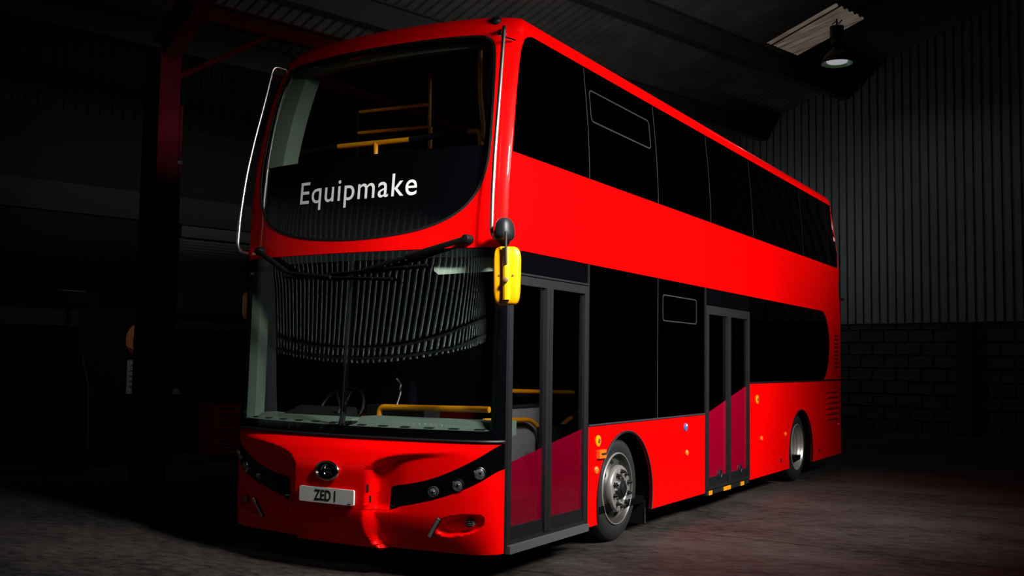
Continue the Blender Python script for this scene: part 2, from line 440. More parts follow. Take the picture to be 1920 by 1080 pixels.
while a < A_BACK - .1: sheet_a.append((a, min(a + 1.42, A_BACK))); a += 1.42
off = SKY[2] - int((SKY[2] - A_FRONT) / 1.42) * 1.42 - A_FRONT
sheet_a = [(max(A_FRONT, x0 + off - 1.42), min(A_BACK, x1 + off - 1.42)) for x0, x1 in sheet_a + [(a, a + 1.42)]]
for (a0, a1) in sheet_a:
    if a1 - a0 < .1: continue
    for (b0, b1) in ((B_LEFT, -9.0), (-9.0, SKY[0]), (SKY[0], SKY[1]), (SKY[1], -.9), (-.9, B_RIDGE), (B_RIDGE, 11), (11, B_RIGHT)):
        if b0 == SKY[0] and abs(a0 - SKY[2]) < .2: continue
        vs, fs = roof_sheet(b0, b1, a0, a1); mesh('roof_sheet', vs, fs, 'roof_sheet', ceiling)
for b in (-11.2, -8.98, -6.42 - .12, 1.3, 6, 9, 12, 15):
    z = roofz(b); mp = MB(); dep = .25 if b < 4 else .15
    mp.obox(hall(b, (A_FRONT + A_BACK) / 2, z - dep * 1.0), BX * .012, AX * ((A_BACK - A_FRONT) / 2 - .05), (0, 0, dep))
    mp.obox(hall(b, (A_FRONT + A_BACK) / 2, z - dep * 2), BX * .11, AX * ((A_BACK - A_FRONT) / 2 - .05), (0, 0, .014))
    mp.obox(hall(b, (A_FRONT + A_BACK) / 2, z - .01), BX * .11, AX * ((A_BACK - A_FRONT) / 2 - .05), (0, 0, .014))
    mp.build('purlin', 'beam_dark', ceiling, 0)
# the translucent sheet, in two lengths parted by a dark lap
sky = tag(empty('window_1'), kind='structure')
for (a0, a1) in ((SKY[2] + .02, SKY[2] + .25), (SKY[2] + .33, SKY[3] - .02)):
    vs = []; fs = []; n = max(4, int((a1 - a0) / .06))
    for i in range(n + 1):
        t = i / n; a = a0 + (a1 - a0) * t; d = .008 * math.cos(t * n * math.pi)
        vs += [hall(SKY[0], a, roofz(SKY[0]) + d + .05), hall(SKY[1], a, roofz(SKY[1]) + d + .05)]
    for i in range(n): fs.append((2 * i, 2 * i + 1, 2 * i + 3, 2 * i + 2))
    mesh('skylight_pane', vs, fs, 'skylight', sky)

# ------------------------------------------------------------------ the bus: body surface
def hermite(tab):
    xs = [a for a, b in tab]; ys = [b for a, b in tab]; n = len(xs)
    d = [(ys[i + 1] - ys[i]) / (xs[i + 1] - xs[i]) for i in range(n - 1)]
    mm = [d[0]] + [0 if d[i - 1] * d[i] <= 0 else 2 * d[i - 1] * d[i] / (d[i - 1] + d[i]) for i in range(1, n - 1)] + [d[-1]]
    def f(x):
        if x <= xs[0]: return ys[0]
        if x >= xs[-1]: return ys[-1] + mm[-1] * (x - xs[-1])
        i = 0
        while x > xs[i + 1]: i += 1
        h = xs[i + 1] - xs[i]; t = (x - xs[i]) / h
        return ys[i] * (2 * t ** 3 - 3 * t * t + 1) + h * mm[i] * (t ** 3 - 2 * t * t + t) + ys[i + 1] * (3 * t * t - 2 * t ** 3) + h * mm[i + 1] * (t ** 3 - t * t)
    return f
W = hermite([(.2, 1.275), (3.1, 1.275), (3.5, 1.258), (4.08, 1.205)])
YF = hermite([(.2, .075), (.9, .068), (1.02, .100), (1.12, .127), (1.67, .168), (2.3, .208), (2.84, .232), (3.4, .30), (4.03, .42), (4.1, .44)])
YC = hermite([(.2, .41), (2.4, .41), (2.8, .42), (3.1, .45), (3.5, .52), (3.85, .62), (4.1, .73)])
YR = hermite([(.2, 10.80), (2.6, 10.77), (3.1, 10.70), (4.1, 10.45)])
RC = .13
def SS(t, z):
    t = min(abs(t), 1.0); k = min(max((z - 2.2) / .5, 0), 1); l = min(max((1.02 - z) / .12, 0), 1)
    a = .62 - .1 * k - .1 * l; n = 12 - 6 * k - 2 * l
    return a * t * t + (1 - a) * (1 - math.sqrt(max(0, 1 - t ** n)))
def sstep(a, b, x):
    t = min(max((x - a) / (b - a), 0), 1); return t * t * (3 - 2 * t)
SH = hermite([(0, .5), (.30, .70), (.345, .765), (.42, .825), (.58, .87), (.84, .905), (1.08, .93), (1.275, .96)])
def nose(x, z):
    """how far the sculpted nose stands proud of the base surface"""
    ax = abs(x)
    if z > 1.02: return 0
    edge = .352 if z > .3 else .352 + .25 * ((.3 - z) / .1) ** 2 * .3
    m1 = 1 - sstep(edge - .026, edge + .022, ax)                      # the middle
    m2 = sstep(-.028, .028, z - SH(ax)) * (1 - sstep(.55, 1.2, ax) * .85)  # above the shoulder line
    m = max(m1, m2) if z > .6 else m1
    g = 1 - sstep(.74, 1.03, z) ** 1.0
    d = .078 * m * (g if z > .74 else 1)
    if ax > .34 and z > .46: d -= .034 * math.exp(-((ax - .41) / .13) ** 2) * sstep(.34, .385, ax) * (1 - sstep(-.09, .01, z - SH(ax))) * sstep(.46, .53, z)   # hollow beside the nose
    if z < .475: d -= .10 * ((.475 - z) / .275) ** 1.6 * (1 - min(1, ax / 1.27) ** 6)                    # turns under at the bottom
    # pocket of the fog lamp
    if ax > .8 and z < .52:
        tx = (ax - 1.02) / .165; c = .417 + .03 * (ax - 1.02) / .165; tz = (z - c) / (.072 if z < c else .062)
        q = abs(tx) ** 2.6 + abs(tz) ** 2.6
        d -= .06 * (1 - sstep(.45, 1.25, q))
    return d
def front(x, z, off=0):
    w = W(z); t = x / w
    return Vector((x, YF(z) + (YC(z) - YF(z)) * SS(t, z) - nose(x, z) - off, z))
KU = 2.2
def U(x, z):
    t = min(1, abs(x) / W(z)); return math.copysign(1 - (1 - t) ** (1 / KU), x)
def FM(off=0.0):
    def f(u, z):
        a = abs(u); s = 1 if u >= 0 else -1; w = W(z)
        if a <= 1:
            t = 1 - (1 - a) ** KU; x = w * t
            k = off * min(1, (1 - a) * 6 + .0)                       # push along y in front, along x at the corner
            return (s * (x + (off if a > .93 else off * max(0, (a - .8) / .13))), YF(z) + (YC(z) - YF(z)) * SS(t, z) - nose(x, z) - off, z)
        return (s * (w + off), YC(z) + (a - 1) - off * max(0, 1 - (a - 1) * 20), z)
    return f
def xz(loop): return [(U(x, z), z) for x, z in loop]
def SM(sign=1, off=0.0):
    def f(y, z):
        yr = YR(z); w = W(z); x = w
        if y > yr - RC:
            th = min((y - (yr - RC)) / RC, math.pi / 2)
            x = w - RC * (1 - math.cos(th)); y = yr - RC + RC * math.sin(th)
            return (sign * (x + off * math.cos(th)), y + off * math.sin(th), z)
        return (sign * (x + off), y, z)
    return f
def YE(z): return YR(z) - RC + RC * math.pi / 2                       # surface coordinate of the back edge

bus = tag(empty('double_decker_bus'), 'bright red double-decker bus with dark windows, parked in the hall', 'bus')
F0 = FM(0)

# upper deck front: red surround, glazing and lettering
def upwin(s=0.0, zb=2.49, zt=4.045):
    """outline of the upper front glazing, shrunk by s"""
    half = []
    pts = [(0, zb), (.30, zb + .012), (.58, zb + .045), (.80, zb + .105), (.955, zb + .19), (1.06, zb + .31), (1.115, zb + .46), (1.135, zb + .62), (1.128, 3.35), (1.105, 3.65), (1.075, 3.87), (1.055, 3.945), (1.02, 4.005), (.96, 4.035), (.85, 4.045), (.5, 4.05), (0, 4.052)]
    # smooth by Catmull-Rom
    out = []
    P = [(-pts[1][0], pts[1][1])] + pts + [(-pts[-2][0], pts[-2][1])]
    for i in range(1, len(P) - 2):
        for k in range(5):
            t = k / 5; p0, p1, p2, p3 = P[i - 1], P[i], P[i + 1], P[i + 2]
            out.append(tuple(.5 * (2 * p1[j] + (p2[j] - p0[j]) * t + (2 * p0[j] - 5 * p1[j] + 4 * p2[j] - p3[j]) * t * t + (3 * p1[j] - p0[j] - 3 * p2[j] + p3[j]) * t ** 3) for j in (0, 1)))
    out.append(pts[-1])
    full = out + [(-x, z) for x, z in reversed(out[1:-1])]
    if s:
        n = len(full); r = []
        for i in range(n):
            a = full[i - 1]; b = full[(i + 1) % n]; dx, dz = b[0] - a[0], b[1] - a[1]; L = math.hypot(dx, dz) or 1
            r.append((full[i][0] - dz / L * s, full[i][1] + dx / L * s))
        full = r
    return full
ZT = 4.08
surr = [(-1, 2.392), (1, 2.392), (1, ZT), (-1, ZT)]
patch('upper_front_surround', [dens(surr, .06), xz(upwin(-.006))], F0, 'red', bus, .04, .06, .02)
seal = patch('upper_screen_seal', [xz(upwin(-.006)), xz(upwin(.012))], FM(.003), 'black_rubber', bus, .06, .08, .02)
GL = 3.155
clear = [p for p in upwin(.05) if p[1] > GL]
# keep the order: the outline starts at the bottom middle, so the points above GL are one run
cl = [(clear[0][0], GL)] + clear + [(clear[-1][0], GL)]
pan = patch('destination_panel', [xz(upwin(.012)), xz(dens(cl, .08))], FM(-.004), 'black_gloss', bus, .06, .08, .01)
tag(pan, 'glossy black panel with white lettering')
patch('upper_windscreen', [xz(dens(cl, .08))], FM(-.004), 'glass_upper', bus, .05, .08, 0)
bm, (x0, x1, y0, y1) = text_bm('Equipmake', .225, 1.10, .0008)
k = 1.155 / (x1 - x0); kz = .235 / (y1 - y0)
for v in bm.verts: v.co.x = (v.co.x - (x0 + x1) / 2) * k - .012; v.co.y = 2.865 + (v.co.y - (y0 + y1) / 2) * kz
cuts(bm, -.6, .6, .05, 0)
def TM(off):
    return lambda x, z: tuple(front(x, z, off))
finish(bm, 'lettering', TM(.001), 'white_text', pan, 0, False)

# lower deck front: black frame, two-piece windscreen
ws0 = [(-1, .998), (1, .998), (1, 2.388), (-1, 2.388)]
wl = rrect(-1.205, -.018, 1.075, 2.325, (.05, .02, .02, .08)); wr = rrect(.018, 1.235, 1.075, 2.325, (.02, .05, .08, .02))
wf = patch('windscreen_frame', [dens(ws0, .06), xz(dens(wl, .08)), xz(dens(wr, .08))], F0, 'black_gloss', bus, .05, .1, .03)
for wlp in (wl, wr): patch('windscreen', [xz(dens(wlp, .03))], FM(-.006), 'glass_clear', bus, .02, .025, 0)
mb = MB(); mb.tube([front(0, 1.07 + i * .126, -.012) for i in range(11)], .014, 8); mb.build('screen_divider', 'black_rubber', bus)
mb = MB(); mb.tube([Vector(FM(.006)(u / 30, 1.0)) for u in range(-29, 30)], .012, 6); mb.build('screen_lower_trim', 'black_satin', bus)

# lower front: bonnet, bumper, headlamp clusters
def smooth_pts(pts, n=5):
    out = []; P = [pts[0]] + pts + [pts[-1]]
    for i in range(1, len(P) - 2):
        for k in range(n):
            t = k / n; p0, p1, p2, p3 = P[i - 1], P[i], P[i + 1], P[i + 2]
            out.append(tuple(.5 * (2 * p1[j] + (p2[j] - p0[j]) * t + (2 * p0[j] - 5 * p1[j] + 4 * p2[j] - p3[j]) * t * t + (3 * p1[j] - p0[j] - 3 * p2[j] + p3[j]) * t ** 3) for j in (0, 1)))
    out.append(pts[-1]); return out
HL_T = smooth_pts([(.482, .600), (.492, .645), (.53, .664), (.66, .687), (.80, .722), (.93, .77), (1.06, .833), (1.17, .90), (1.275, .988)])
HL_B = smooth_pts([(1.275, .805), (1.17, .722), (1.06, .662), (.93, .61), (.80, .57), (.66, .535), (.56, .516), (.476, .507)])
ZBJ = .482
bon = [(.476, ZBJ + .004), (.478, .507)] + HL_T + [(1.275, .996)]
bonnet = bon + [(-x, z) for x, z in reversed(bon)]
patch('bonnet_panel', [xz(dens(bonnet, .04))], F0, 'red', bus, .018, .016, .025)
for s in (1, -1):
    cl_ = [(s * x, z) for x, z in HL_T + HL_B]
    lens = patch('headlamp_cluster', [xz(dens(cl_, .04))], FM(-.004), 'black_gloss', bus, .03, .03, .02, out=False)
    tag(lens, 'glossy black headlamp cluster with round lamps')
    for (x, z, r) in ((.845, .640, .040), (1.025, .697, .044), (1.165, .782, .044)):
        p = front(s * x, z, .0); dx = front(s * x + .01, z) - front(s * x - .01, z); n = dx.cross(Vector((0, 0, 1))).normalized()
        n = n if n.y < 0 else -n
        mb = MB(); mb.lathe([(r, -.004), (r, .010), (r * .86, .013), (r * .80, .004)], p, n, 24); ring = mb.build('lamp_bezel', 'chrome' if x > .9 else 'rim_steel', lens)
        mb = MB(); mb.lathe([(r * .82, .003), (r * .66, .010), (r * .35, .014), (.001, .0155)], p, n, 24); mb.build('lamp', 'lamp_glass', lens)
        mb = MB(); mb.lathe([(r * .3, .012), (r * .22, .017), (.001, .018)], p, n, 12); mb.build('lamp_bulb', 'chrome', lens)
    # bumper corner and its fittings
    J = smooth_pts([(.482, ZBJ), (.484, .44), (.50, .38), (.545, .31), (.62, .25), (.70, .205)])
    bc = [(s * x, z) for x, z in [(x + .004, z) for x, z in reversed(J)] + [(.56, .510), ] + [p for p in reversed(HL_B[:-6])] + [(1.275, .215), (1.1, .205)]]
    cor = patch('bumper_corner', [xz(dens(bc, .03))], F0, 'red', bus, .014, .013, .03)
    p = front(s * 1.085, .428, .012)
    mb = MB(); mb.lathe([(.036, -.02), (.036, .004), (.028, .014), (.001, .018)], p, (s * .35, -1, 0), 20); mb.build('fog_lamp', 'lamp_glass', cor)
    for i in range(4):
        mb = MB(); q = p + Vector((0, -.017, -.021 + i * .014)); mb.obox(q, (.024, s * .008, 0), (0, .003, 0), (0, 0, .003)); mb.build('fog_lamp_rib', 'chrome', cor, 0)
    a_ = front(s * .895, .458, .006); b_ = front(s * .80, .318, .006)
    d_ = (b_ - a_); L = d_.length; d_.normalize(); nn = Vector((s * .25, -1, 0)).normalized(); sd = d_.cross(nn).normalized()
    mb = MB(); mb.obox((a_ + b_) / 2, d_ * L / 2, sd * .017, nn * .012); fr = mb.build('running_lamp', 'black_satin', cor, 0)
    for i in range(9):
        t = (i + .5) / 9; mb = MB(); mb.obox(a_ + d_ * L * t + nn * .012, d_ * (L / 9 * .42), sd * .0115, nn * .004); mb.build('running_lamp_segment', 'running_light', fr, 0)
Jr = [(x - .003, z) for x, z in J]
bmid = [(-x, z) for x, z in reversed(Jr)] + [(-.70, .205)][:0]
bmid = [(-x, z) for x, z in Jr] + [(x, z) for x, z in reversed(Jr)]
patch('bumper_centre', [xz(dens(bmid, .04))], F0, 'red', bus, .016, .014, .03)
mb = MB(); 
patch('front_backing', [xz(dens([(-1.27, .2), (1.27, .2), (1.27, .99), (-1.27, .99)], .08))], FM(-.045), 'black_satin', bus, .05, .04, 0)
for x0_, z0_ in ((.365, .64), (.372, .56)):
    mb = MB(); mb.obox(front(x0_ - .02, z0_, .0), (.004, .004, .0), (0, .004, 0), (0, 0, .026)); mb.build('nose_slot', 'black_satin', bus, 0)
mb = MB(); p = front(.63, .44); mb.lathe([(.006, -.004), (.006, .002), (.001, .003)], front(.44, .43), (0, -1, 0), 10); mb.build('tow_eye_cap', 'rim_steel', bus)

# number plate
pl = front(0, .565); yp = min(front(-.26, .565).y, pl.y) - .010
mb = MB()
o = None
pv = [(x, z) for x, z in rrect(-.26, .26, -.0555, .0555, .01, 3)]
n = len(pv)
o = mesh('number_plate', [(x, yp - .004, .565 + z) for x, z in pv] + [(x, yp + .012, .565 + z) for x, z in pv],
         [tuple(range(n))] + [(i, i + n, (i + 1) % n + n, (i + 1) % n) for i in range(n)], 'plate_white', bus)
tag(o, 'white number plate with black characters')
bm, (x0, x1, y0, y1) = text_bm('ZED I', .1, 1.0, .0025)
k = .205 / (x1 - x0); kz = .079 / (y1 - y0)
for v in bm.verts: v.co.x = (v.co.x - (x0 + x1) / 2) * k; v.co.y = .565 + (v.co.y - (y0 + y1) / 2) * kz
finish(bm, 'plate_characters', lambda x, z: (x - .012, yp - .0055, z), 'plate_black', o, 0, False)
mb = MB(); mb.box(.205, .235, yp - .0055, yp - .004, .517, .521); mb.build('plate_maker_mark', 'plate_black', o, 0)

# oval badge on the nose
eb = Vector((0, front(0, .748).y - .006, .748))
mb = MB(); mb.tube([eb + Vector((.106 * math.cos(t), -.004, .066 * math.sin(t))) for t in [2 * math.pi * i / 40 for i in range(41)]], .0085, 8, False); bd = mb.build('badge', 'chrome', bus)
tag(bd, 'oval chrome badge')
mb = MB(); ring = [(.104 * math.cos(2 * math.pi * i / 36), .064 * math.sin(2 * math.pi * i / 36)) for i in range(36)]
mb.add([(eb.x + x, eb.y, eb.z + z) for x, z in ring] + [(eb.x + x, eb.y + .03, eb.z + z) for x, z in ring], [tuple(range(36))] + [(i, i + 36, (i + 1) % 36 + 36, (i + 1) % 36) for i in range(36)])
mb.build('badge_field', 'black_gloss', bd)
for pts in ([(-.055, .0), (-.03, .04), (.01, .045)], [(-.012, .05), (-.022, .02), (-.024, -.02), (-.005, -.04), (.03, -.038)], [(-.02, .012), (.02, .022), (.045, .012), (.04, -.008)], [(.0, -.005), (.03, -.01), (.062, -.03)], [(.045, .035), (.07, .018)]):
    mb = MB(); mb.tube(bend([eb + Vector((x, -.006, z)) for x, z in pts], .02, 4), .0055, 6); mb.build('badge_stroke', 'chrome', bd)

# ------------------------------------------------------------------ door-side flank
S1 = SM(1, 0)
YJ = [1.733, 3.224, 4.70, 6.20, 8.48, 9.95]
def flank(sign):
    S0 = SM(sign, 0); SG = SM(sign, -.006); out = sign < 0
    zb, zt = 3.112, 4.068
    # upper windows
    e0 = [(YC(z) + .006, z) for z in [zb + (zt - zb) * i / 14 for i in range(15)]]
    first = [(YJ[0] - .006, zb), (YJ[0] - .006, zt)] + [(YC(zt) + .10, zt), (YC(zt) + .055, zt - .012), (YC(zt - .05) + .028, zt - .04), (YC(zt - .1) + .012, zt - .09)] + [p for p in reversed(e0) if p[1] < zt - .11]
    patch('upper_side_window', [dens(first, .1)], SG, 'glass_dark', bus, .3, .08, .02, out)
    # the red around the rounded front corner of that window
    c_ = [(YC(zt) + .11, zt + .012), (YC(zt) + .002, zt + .012), (YC(zt - .12) + .001, zt - .12), (YC(zt - .1) + .010, zt - .095), (YC(zt - .05) + .022, zt - .042), (YC(zt) + .05, zt - .008), (YC(zt) + .10, zt + .004)]
    patch('window_corner_trim', [c_], S0, 'red', bus, .05, .03, .01, out)
    for i in range(len(YJ)):
        y0 = YJ[i] + .006
        if i + 1 < len(YJ): lp = [(y0, zb), (YJ[i + 1] - .006, zb), (YJ[i + 1] - .006, zt), (y0, zt)]
        else: lp = [(y0, zb)] + [(YE(z) - .14, z) for z in (zb, 3.4, 3.7, zt - .1)] + [(YE(zt) - .20, zt)] + [(y0, zt)]
        patch('upper_side_window', [dens(lp, .15)], SG, 'glass_dark', bus, .4, .08, .02, out)
    for y in YJ:
        patch('window_joint', [[(y - .006, zb), (y + .006, zb), (y + .006, zt), (y - .006, zt)]], SM(sign, -.004), 'seam_grey', bus, .2, .08, 0, out)
    # opening hopper light outlined on the second pane
    hp = rrect(1.80, 3.10, 3.615, 3.90, .05)
    hq = rrect(1.812, 3.088, 3.627, 3.888, .042)
    patch('hopper_frame', [dens(hp, .1), dens(hq, .1)], SM(sign, -.003), 'seam_grey', bus, .3, .1, .004, out)
    # red band between the decks
    ys = [(None, 1.733), (1.733, 4.52), (4.52, 7.4), (7.4, 9.62), (9.62, None)]
    for a, b in ys:
        lo = [(YC(z) + .002, z) for z in (2.392, 2.6, 2.8, 3.0, 3.108)] if a is None else [(a + .003, 2.392), (a + .003, 3.108)]
        hi = [(b - .003, 3.108), (b - .003, 2.392)] if b else [(YE(3.108), 3.108), (YE(2.392), 2.392)]
        patch('band_panel', [dens(lo + hi, .1)], S0, 'red', bus, .35, .12, .012, out)
    # red frame at the back edge of the upper windows
    rb = [(YE(z) - .135, z) for z in (3.112, 3.4, 3.7, 3.97)] + [(YE(zt) - .19, zt), (YE(ZT), ZT)] + [(YE(z), z) for z in (3.7, 3.4, 3.112)]
    patch('rear_quarter_trim', [dens(rb, .1)], S0, 'red', bus, .03, .1, .01, out)
    # lower windows
    WF, WR = 1.052, 1.368
    for y0, y1 in ((1.742, 3.218), (3.230, 4.515)):
        patch('lower_side_window', [dens(rrect(y0, y1, WF + .008, 2.388, .004, 2), .15)], SG, 'glass_dark', bus, .3, .15, .02, out)
    for y in (3.224,):
        patch('window_joint', [[(y - .006, WF), (y + .006, WF), (y + .006, 2.388), (y - .006, 2.388)]], SM(sign, -.004), 'seam_grey', bus, .2, .2, 0, out)
    D = smooth_pts([(9.35, 2.388), (9.55, 2.382), (9.72, 2.32), (9.84, 2.21), (9.93, 2.06), (9.965, 1.92), (9.945, 1.76), (9.88, 1.60), (9.78, 1.48), (9.66, 1.40), (9.59, 1.378)])
    patch('lower_side_window', [dens([(6.045, 1.375), (9.57, 1.375)] + list(reversed(D)) + [(6.045, 2.388)], .15)], SG, 'glass_dark', bus, .35, .12, .02, out)
    q = [(x + .006, z) for x, z in D if x > 9.5]
    patch('rear_quarter_panel', [dens([(9.57, 2.389)] + q + [(9.62, 1.376)] + [(YE(z), z) for z in (1.376, 1.7, 2.0, 2.389)], .12)], S0, 'red', bus, .05, .12, .012, out)
    mbx = MB(); mbx.tube([Vector(SM(sign, .0)(y, WR - .006)) for y in [6.05 + i * .15 for i in range(32)] if y < YE(1.36)], .011, 6); mbx.build('waist_trim', 'black_satin', bus)
    mbx = MB(); mbx.tube([Vector(SM(sign, .002)(y, WF)) for y in (1.74, 2.4, 3.2, 3.9, 4.51)], .009, 6); mbx.build('waist_trim', 'seam_grey', bus)
    # lower skirt with wheel arches
    def arch(yc, zb_, r=.585, cz=.385, n=22):
        th0 = math.asin((zb_ - cz) / r); return [(yc + r * math.cos(t), cz + r * math.sin(t)) for t in [th0 + (math.pi - 2 * th0) * i / n for i in range(n + 1)]]
    ZS = .222
    def skirt(y0, y1, zt_, arches=()):
        lp = [(y0, ZS)]
        if y1 is None: tail = [(YE(ZS), ZS), (YE(zt_), zt_)]
        else: tail = [(y1, ZS), (y1, zt_)]
        for yc in arches: lp += list(reversed(arch(yc, ZS)))
        lp += tail + [(y0, zt_)]
        return patch('skirt_panel', [dens(lp, .1)], S0, 'red', bus, .12, .1, .02, out)
    skirt(1.722, 3.221, WF - .006, (2.50,)); skirt(3.227, 4.52, WF - .006)
    if sign < 0: skirt(.43, 1.716, WF - .006); skirt(4.526, 6.03, WF - .006)
    skirt(6.04, 7.445, WR - .012)
    skirt(7.45, 9.34, WR - .012, (8.30,)); skirt(9.345, None, WR - .012)
    for yc in (2.50, 8.30):
        pts = [Vector(SM(sign, .004)(y, z)) for y, z in arch(yc, ZS, .583)]
        mbx = MB(); mbx.tube(pts, .012, 6); mbx.build('arch_trim', 'black_satin', bus)
        # dark liner of the arch
        A_ = arch(yc, .21, .60, .385, 18); vs = []
        for y, z in A_: vs += [(sign * 1.262, y, z), (sign * .80, y, z)]
        k = len(A_); fs = [(2 * i, 2 * i + 1, 2 * i + 3, 2 * i + 2) for i in range(k - 1)] + [tuple(2 * i + 1 for i in range(k))]
        mesh('arch_liner', vs, fs, 'liner_black', bus)
    return S0
flank(1)
flank(-1)
mb = MB(); mb.box(.98, 1.22, 3.055, 3.065, .08, .30); mb.build('mud_flap', 'black_rubber', bus, 0)
mb = MB(); mb.box(1.215, 1.222, 3.05, 3.07, .085, .23); mb.build('mud_flap_edge', 'rim_steel', bus, 0)
# the offside has plain windows where the doors are
for (y0, y1, z0, z1) in ((.43, 1.73, 1.06, 2.388), (4.53, 6.035, 1.06, 2.388)):
    patch('lower_side_window', [dens(rrect(y0, y1, z0, z1, .004, 2), .15)], SM(-1, -.006), 'glass_dark', bus, .3, .15, .02, True)

# small hopper outline on the lower window by the middle door
patch('hopper_frame', [dens(rrect(3.345, 4.27, 1.985, 2.245, .04), .1), dens(rrect(3.355, 4.26, 1.995, 2.235, .034), .1)], SM(1, -.003), 'seam_grey', bus, .3, .1, .004)

# roof: rounded cant rail and slight camber, domed at the front
def roof():
    rows = [(.115 * (1 - math.cos(t)), ZT + .155 * math.sin(t)) for t in [math.pi / 2 * i / 8 for i in range(9)]]
    rows += [(.115 + (1.2 - .115) * s, ZT + .155 + .04 * (1 - (1 - s) ** 2)) for s in (.06, .15, .3, .5, .75, 1.0)]
    us = [-1 + 2 * i / 60 for i in range(61)]; ys = [.9, 1.3, 2, 3, 4, 5, 6, 7, 8, 9, 9.7, 10.1]
    vs = []; w0 = W(ZT)
    for d, z in rows:
        w = w0 - d; ring = []
        for u in us:
            a = abs(u); t = 1 - (1 - a) ** KU; s = 1 if u >= 0 else -1
            y = YF(ZT) + (YC(ZT) - YF(ZT)) * SS(t, ZT) + min(d, .5) * 1.5 * (1 - .35 * a ** 6) + .02 * d
            ring.append((s * w * t, y, z))
        yr = YR(ZT) - min(d, .5)
        rad = max(.02, RC - d * .3)
        for y in ys: ring.append((w, max(y, YC(ZT) + .06), z))
        for i in range(7):
            th = math.pi / 2 * i / 6; ring.append((w - min(rad, w) * (1 - math.cos(th)), yr - rad + rad * math.sin(th), z))
        for i in range(7):
            th = math.pi / 2 * (1 - i / 6); ring.append((-(w - min(rad, w) * (1 - math.cos(th))), yr - rad + rad * math.sin(th), z))
        for y in reversed(ys): ring.append((-w, max(y, YC(ZT) + .06), z))
        vs.append(ring)
    n = len(vs[0]); V = [p for r in vs for p in r]; F = []
    for i in range(len(vs) - 1):
        for j in range(n):
            j2 = (j + 1) % n; F.append((i * n + j, i * n + j2, (i + 1) * n + j2, (i + 1) * n + j))
    mesh('roof', V, F, 'red', bus, True)
roof()
for s in (1, -1):
    mb = MB(); p = Vector((s * 1.015, .612, 4.165)); mb.lathe([(.045, -.02), (.045, .012), (.034, .026), (.001, .032)], p, (s * .25, -.62, .74), 18); mb.build('roof_marker_lamp', 'black_satin', bus)

# rear end
def RM(off=0):
    return lambda x, z: (x, YR(z) + off, z)
patch('rear_panel', [[(-1.14, .222), (1.14, .222), (1.14, 3.1), (-1.14, 3.1)]], RM(), 'red', bus, .3, .3, .01, True)
patch('rear_window', [rrect(-1.06, 1.06, 3.12, 4.0, .08)], RM(.002), 'glass_dark', bus, .3, .2, .01, True)
patch('rear_upper_panel', [dens([(-1.145, 3.104), (1.145, 3.104), (1.08, ZT), (-1.08, ZT)], .3), rrect(-1.06, 1.06, 3.12, 4.0, .08)], RM(), 'red', bus, .3, .2, .01, True)
mb = MB(); p = Vector((1.275, 10.60, 2.63)); mb.lathe([(.02, 0), (.02, .035), (.03, .045), (.026, .07), (.001, .075)], p, (1, .25, 0), 14); mb.build('rear_camera', 'black_satin', bus)

# louvres at the back of the flank
for i in range(6):
    z = 1.205 - i * .082; mb = MB(); mb.obox((1.276, 10.10, z), (.009, 0, -.010), (0, .36, 0), (.006, 0, .012)); mb.build('engine_louvre', 'red', bus, 0)
    mb = MB(); mb.box(1.270, 1.2775, 9.74, 10.46, z - .034, z - .012); mb.build('louvre_slot', 'interior_dark', bus, 0)
for i in range(9):
    z = 2.055 - i * .06; mb = MB(); mb.box(1.270, 1.2775, 10.26, 10.46, z - .022, z); mb.build('louvre_slot', 'interior_dark', bus, 0)

# ------------------------------------------------------------------ doors
def leaf_map(off): return SM(1, off)
def door(y0, y1, z0, z1, fw, post, film, glassm, filmm, name):
    """two-leaf door: black surround, glass, slanted red film below"""
    fr = MB(); x1 = 1.279; x0 = 1.225
    fr.box(x0, x1, y0, y0 + fw, z0, z1); fr.box(x0, x1, y1 - fw, y1, z0, z1); fr.box(x0, x1, y0 + fw, y1 - fw, z1 - fw * 1.1, z1); fr.box(x0, x1, y0 + fw, y1 - fw, z0, z0 + .03)
    f = fr.build(name, 'dark_grey', bus, 0)
    ym = (y0 + y1) / 2 if post is None else post
    mb = MB(); mb.box(1.232, 1.289, ym - .052, ym - .004, z0 + .03, z1 - fw * 1.1); mb.build('leaf_edge', 'dark_grey', f, 0)
    mb = MB(); mb.box(1.232, 1.287, ym + .004, ym + .052, z0 + .03, z1 - fw * 1.1); mb.build('leaf_edge', 'dark_grey', f, 0)
    for (a, b) in ((y0 + fw, ym - .052), (ym + .052, y1 - fw)):
        fz = lambda y: film[0] + (film[1] - film[0]) * (y - y0) / (y1 - y0)
        zb = z0 + .125
        mb = MB(); mb.box(1.238, 1.272, a, b, z0 + .03, zb); mb.build('kick_rail', 'black_satin', f, 0)
        patch('door_glass', [[(a, fz(a)), (b, fz(b)), (b, z1 - fw * 1.1), (a, z1 - fw * 1.1)]], SM(1, -.018), glassm, f, .4, .4, 0)
        patch('door_film', [[(a, zb), (b, zb), (b, fz(b)), (a, fz(a))]], SM(1, -.017), filmm, f, .4, .4, 0)
    return f
d1 = door(.437, 1.715, .262, 2.205, .060, 1.037, (.832, 1.040), 'glass_door', 'film_red', 'front_door')
d2 = door(4.545, 6.035, .245, 2.205, .085, 5.278, (1.035, 1.345), 'glass_dark', 'film_red_opaque', 'middle_door')
for y in (5.01, 5.705):
    mb = MB(); mb.lathe([(.052, -.02), (.052, .008), (.040, .016), (.030, .006), (.001, .006)], (1.262, y, .378), (1, 0, 0), 20); k_ = mb.build('door_knob', 'black_satin', d2)
mb = MB(); mb.box(1.20, 1.31, .44, 1.70, .205, .262); mb.build('door_sill', 'sill', d1, 0)
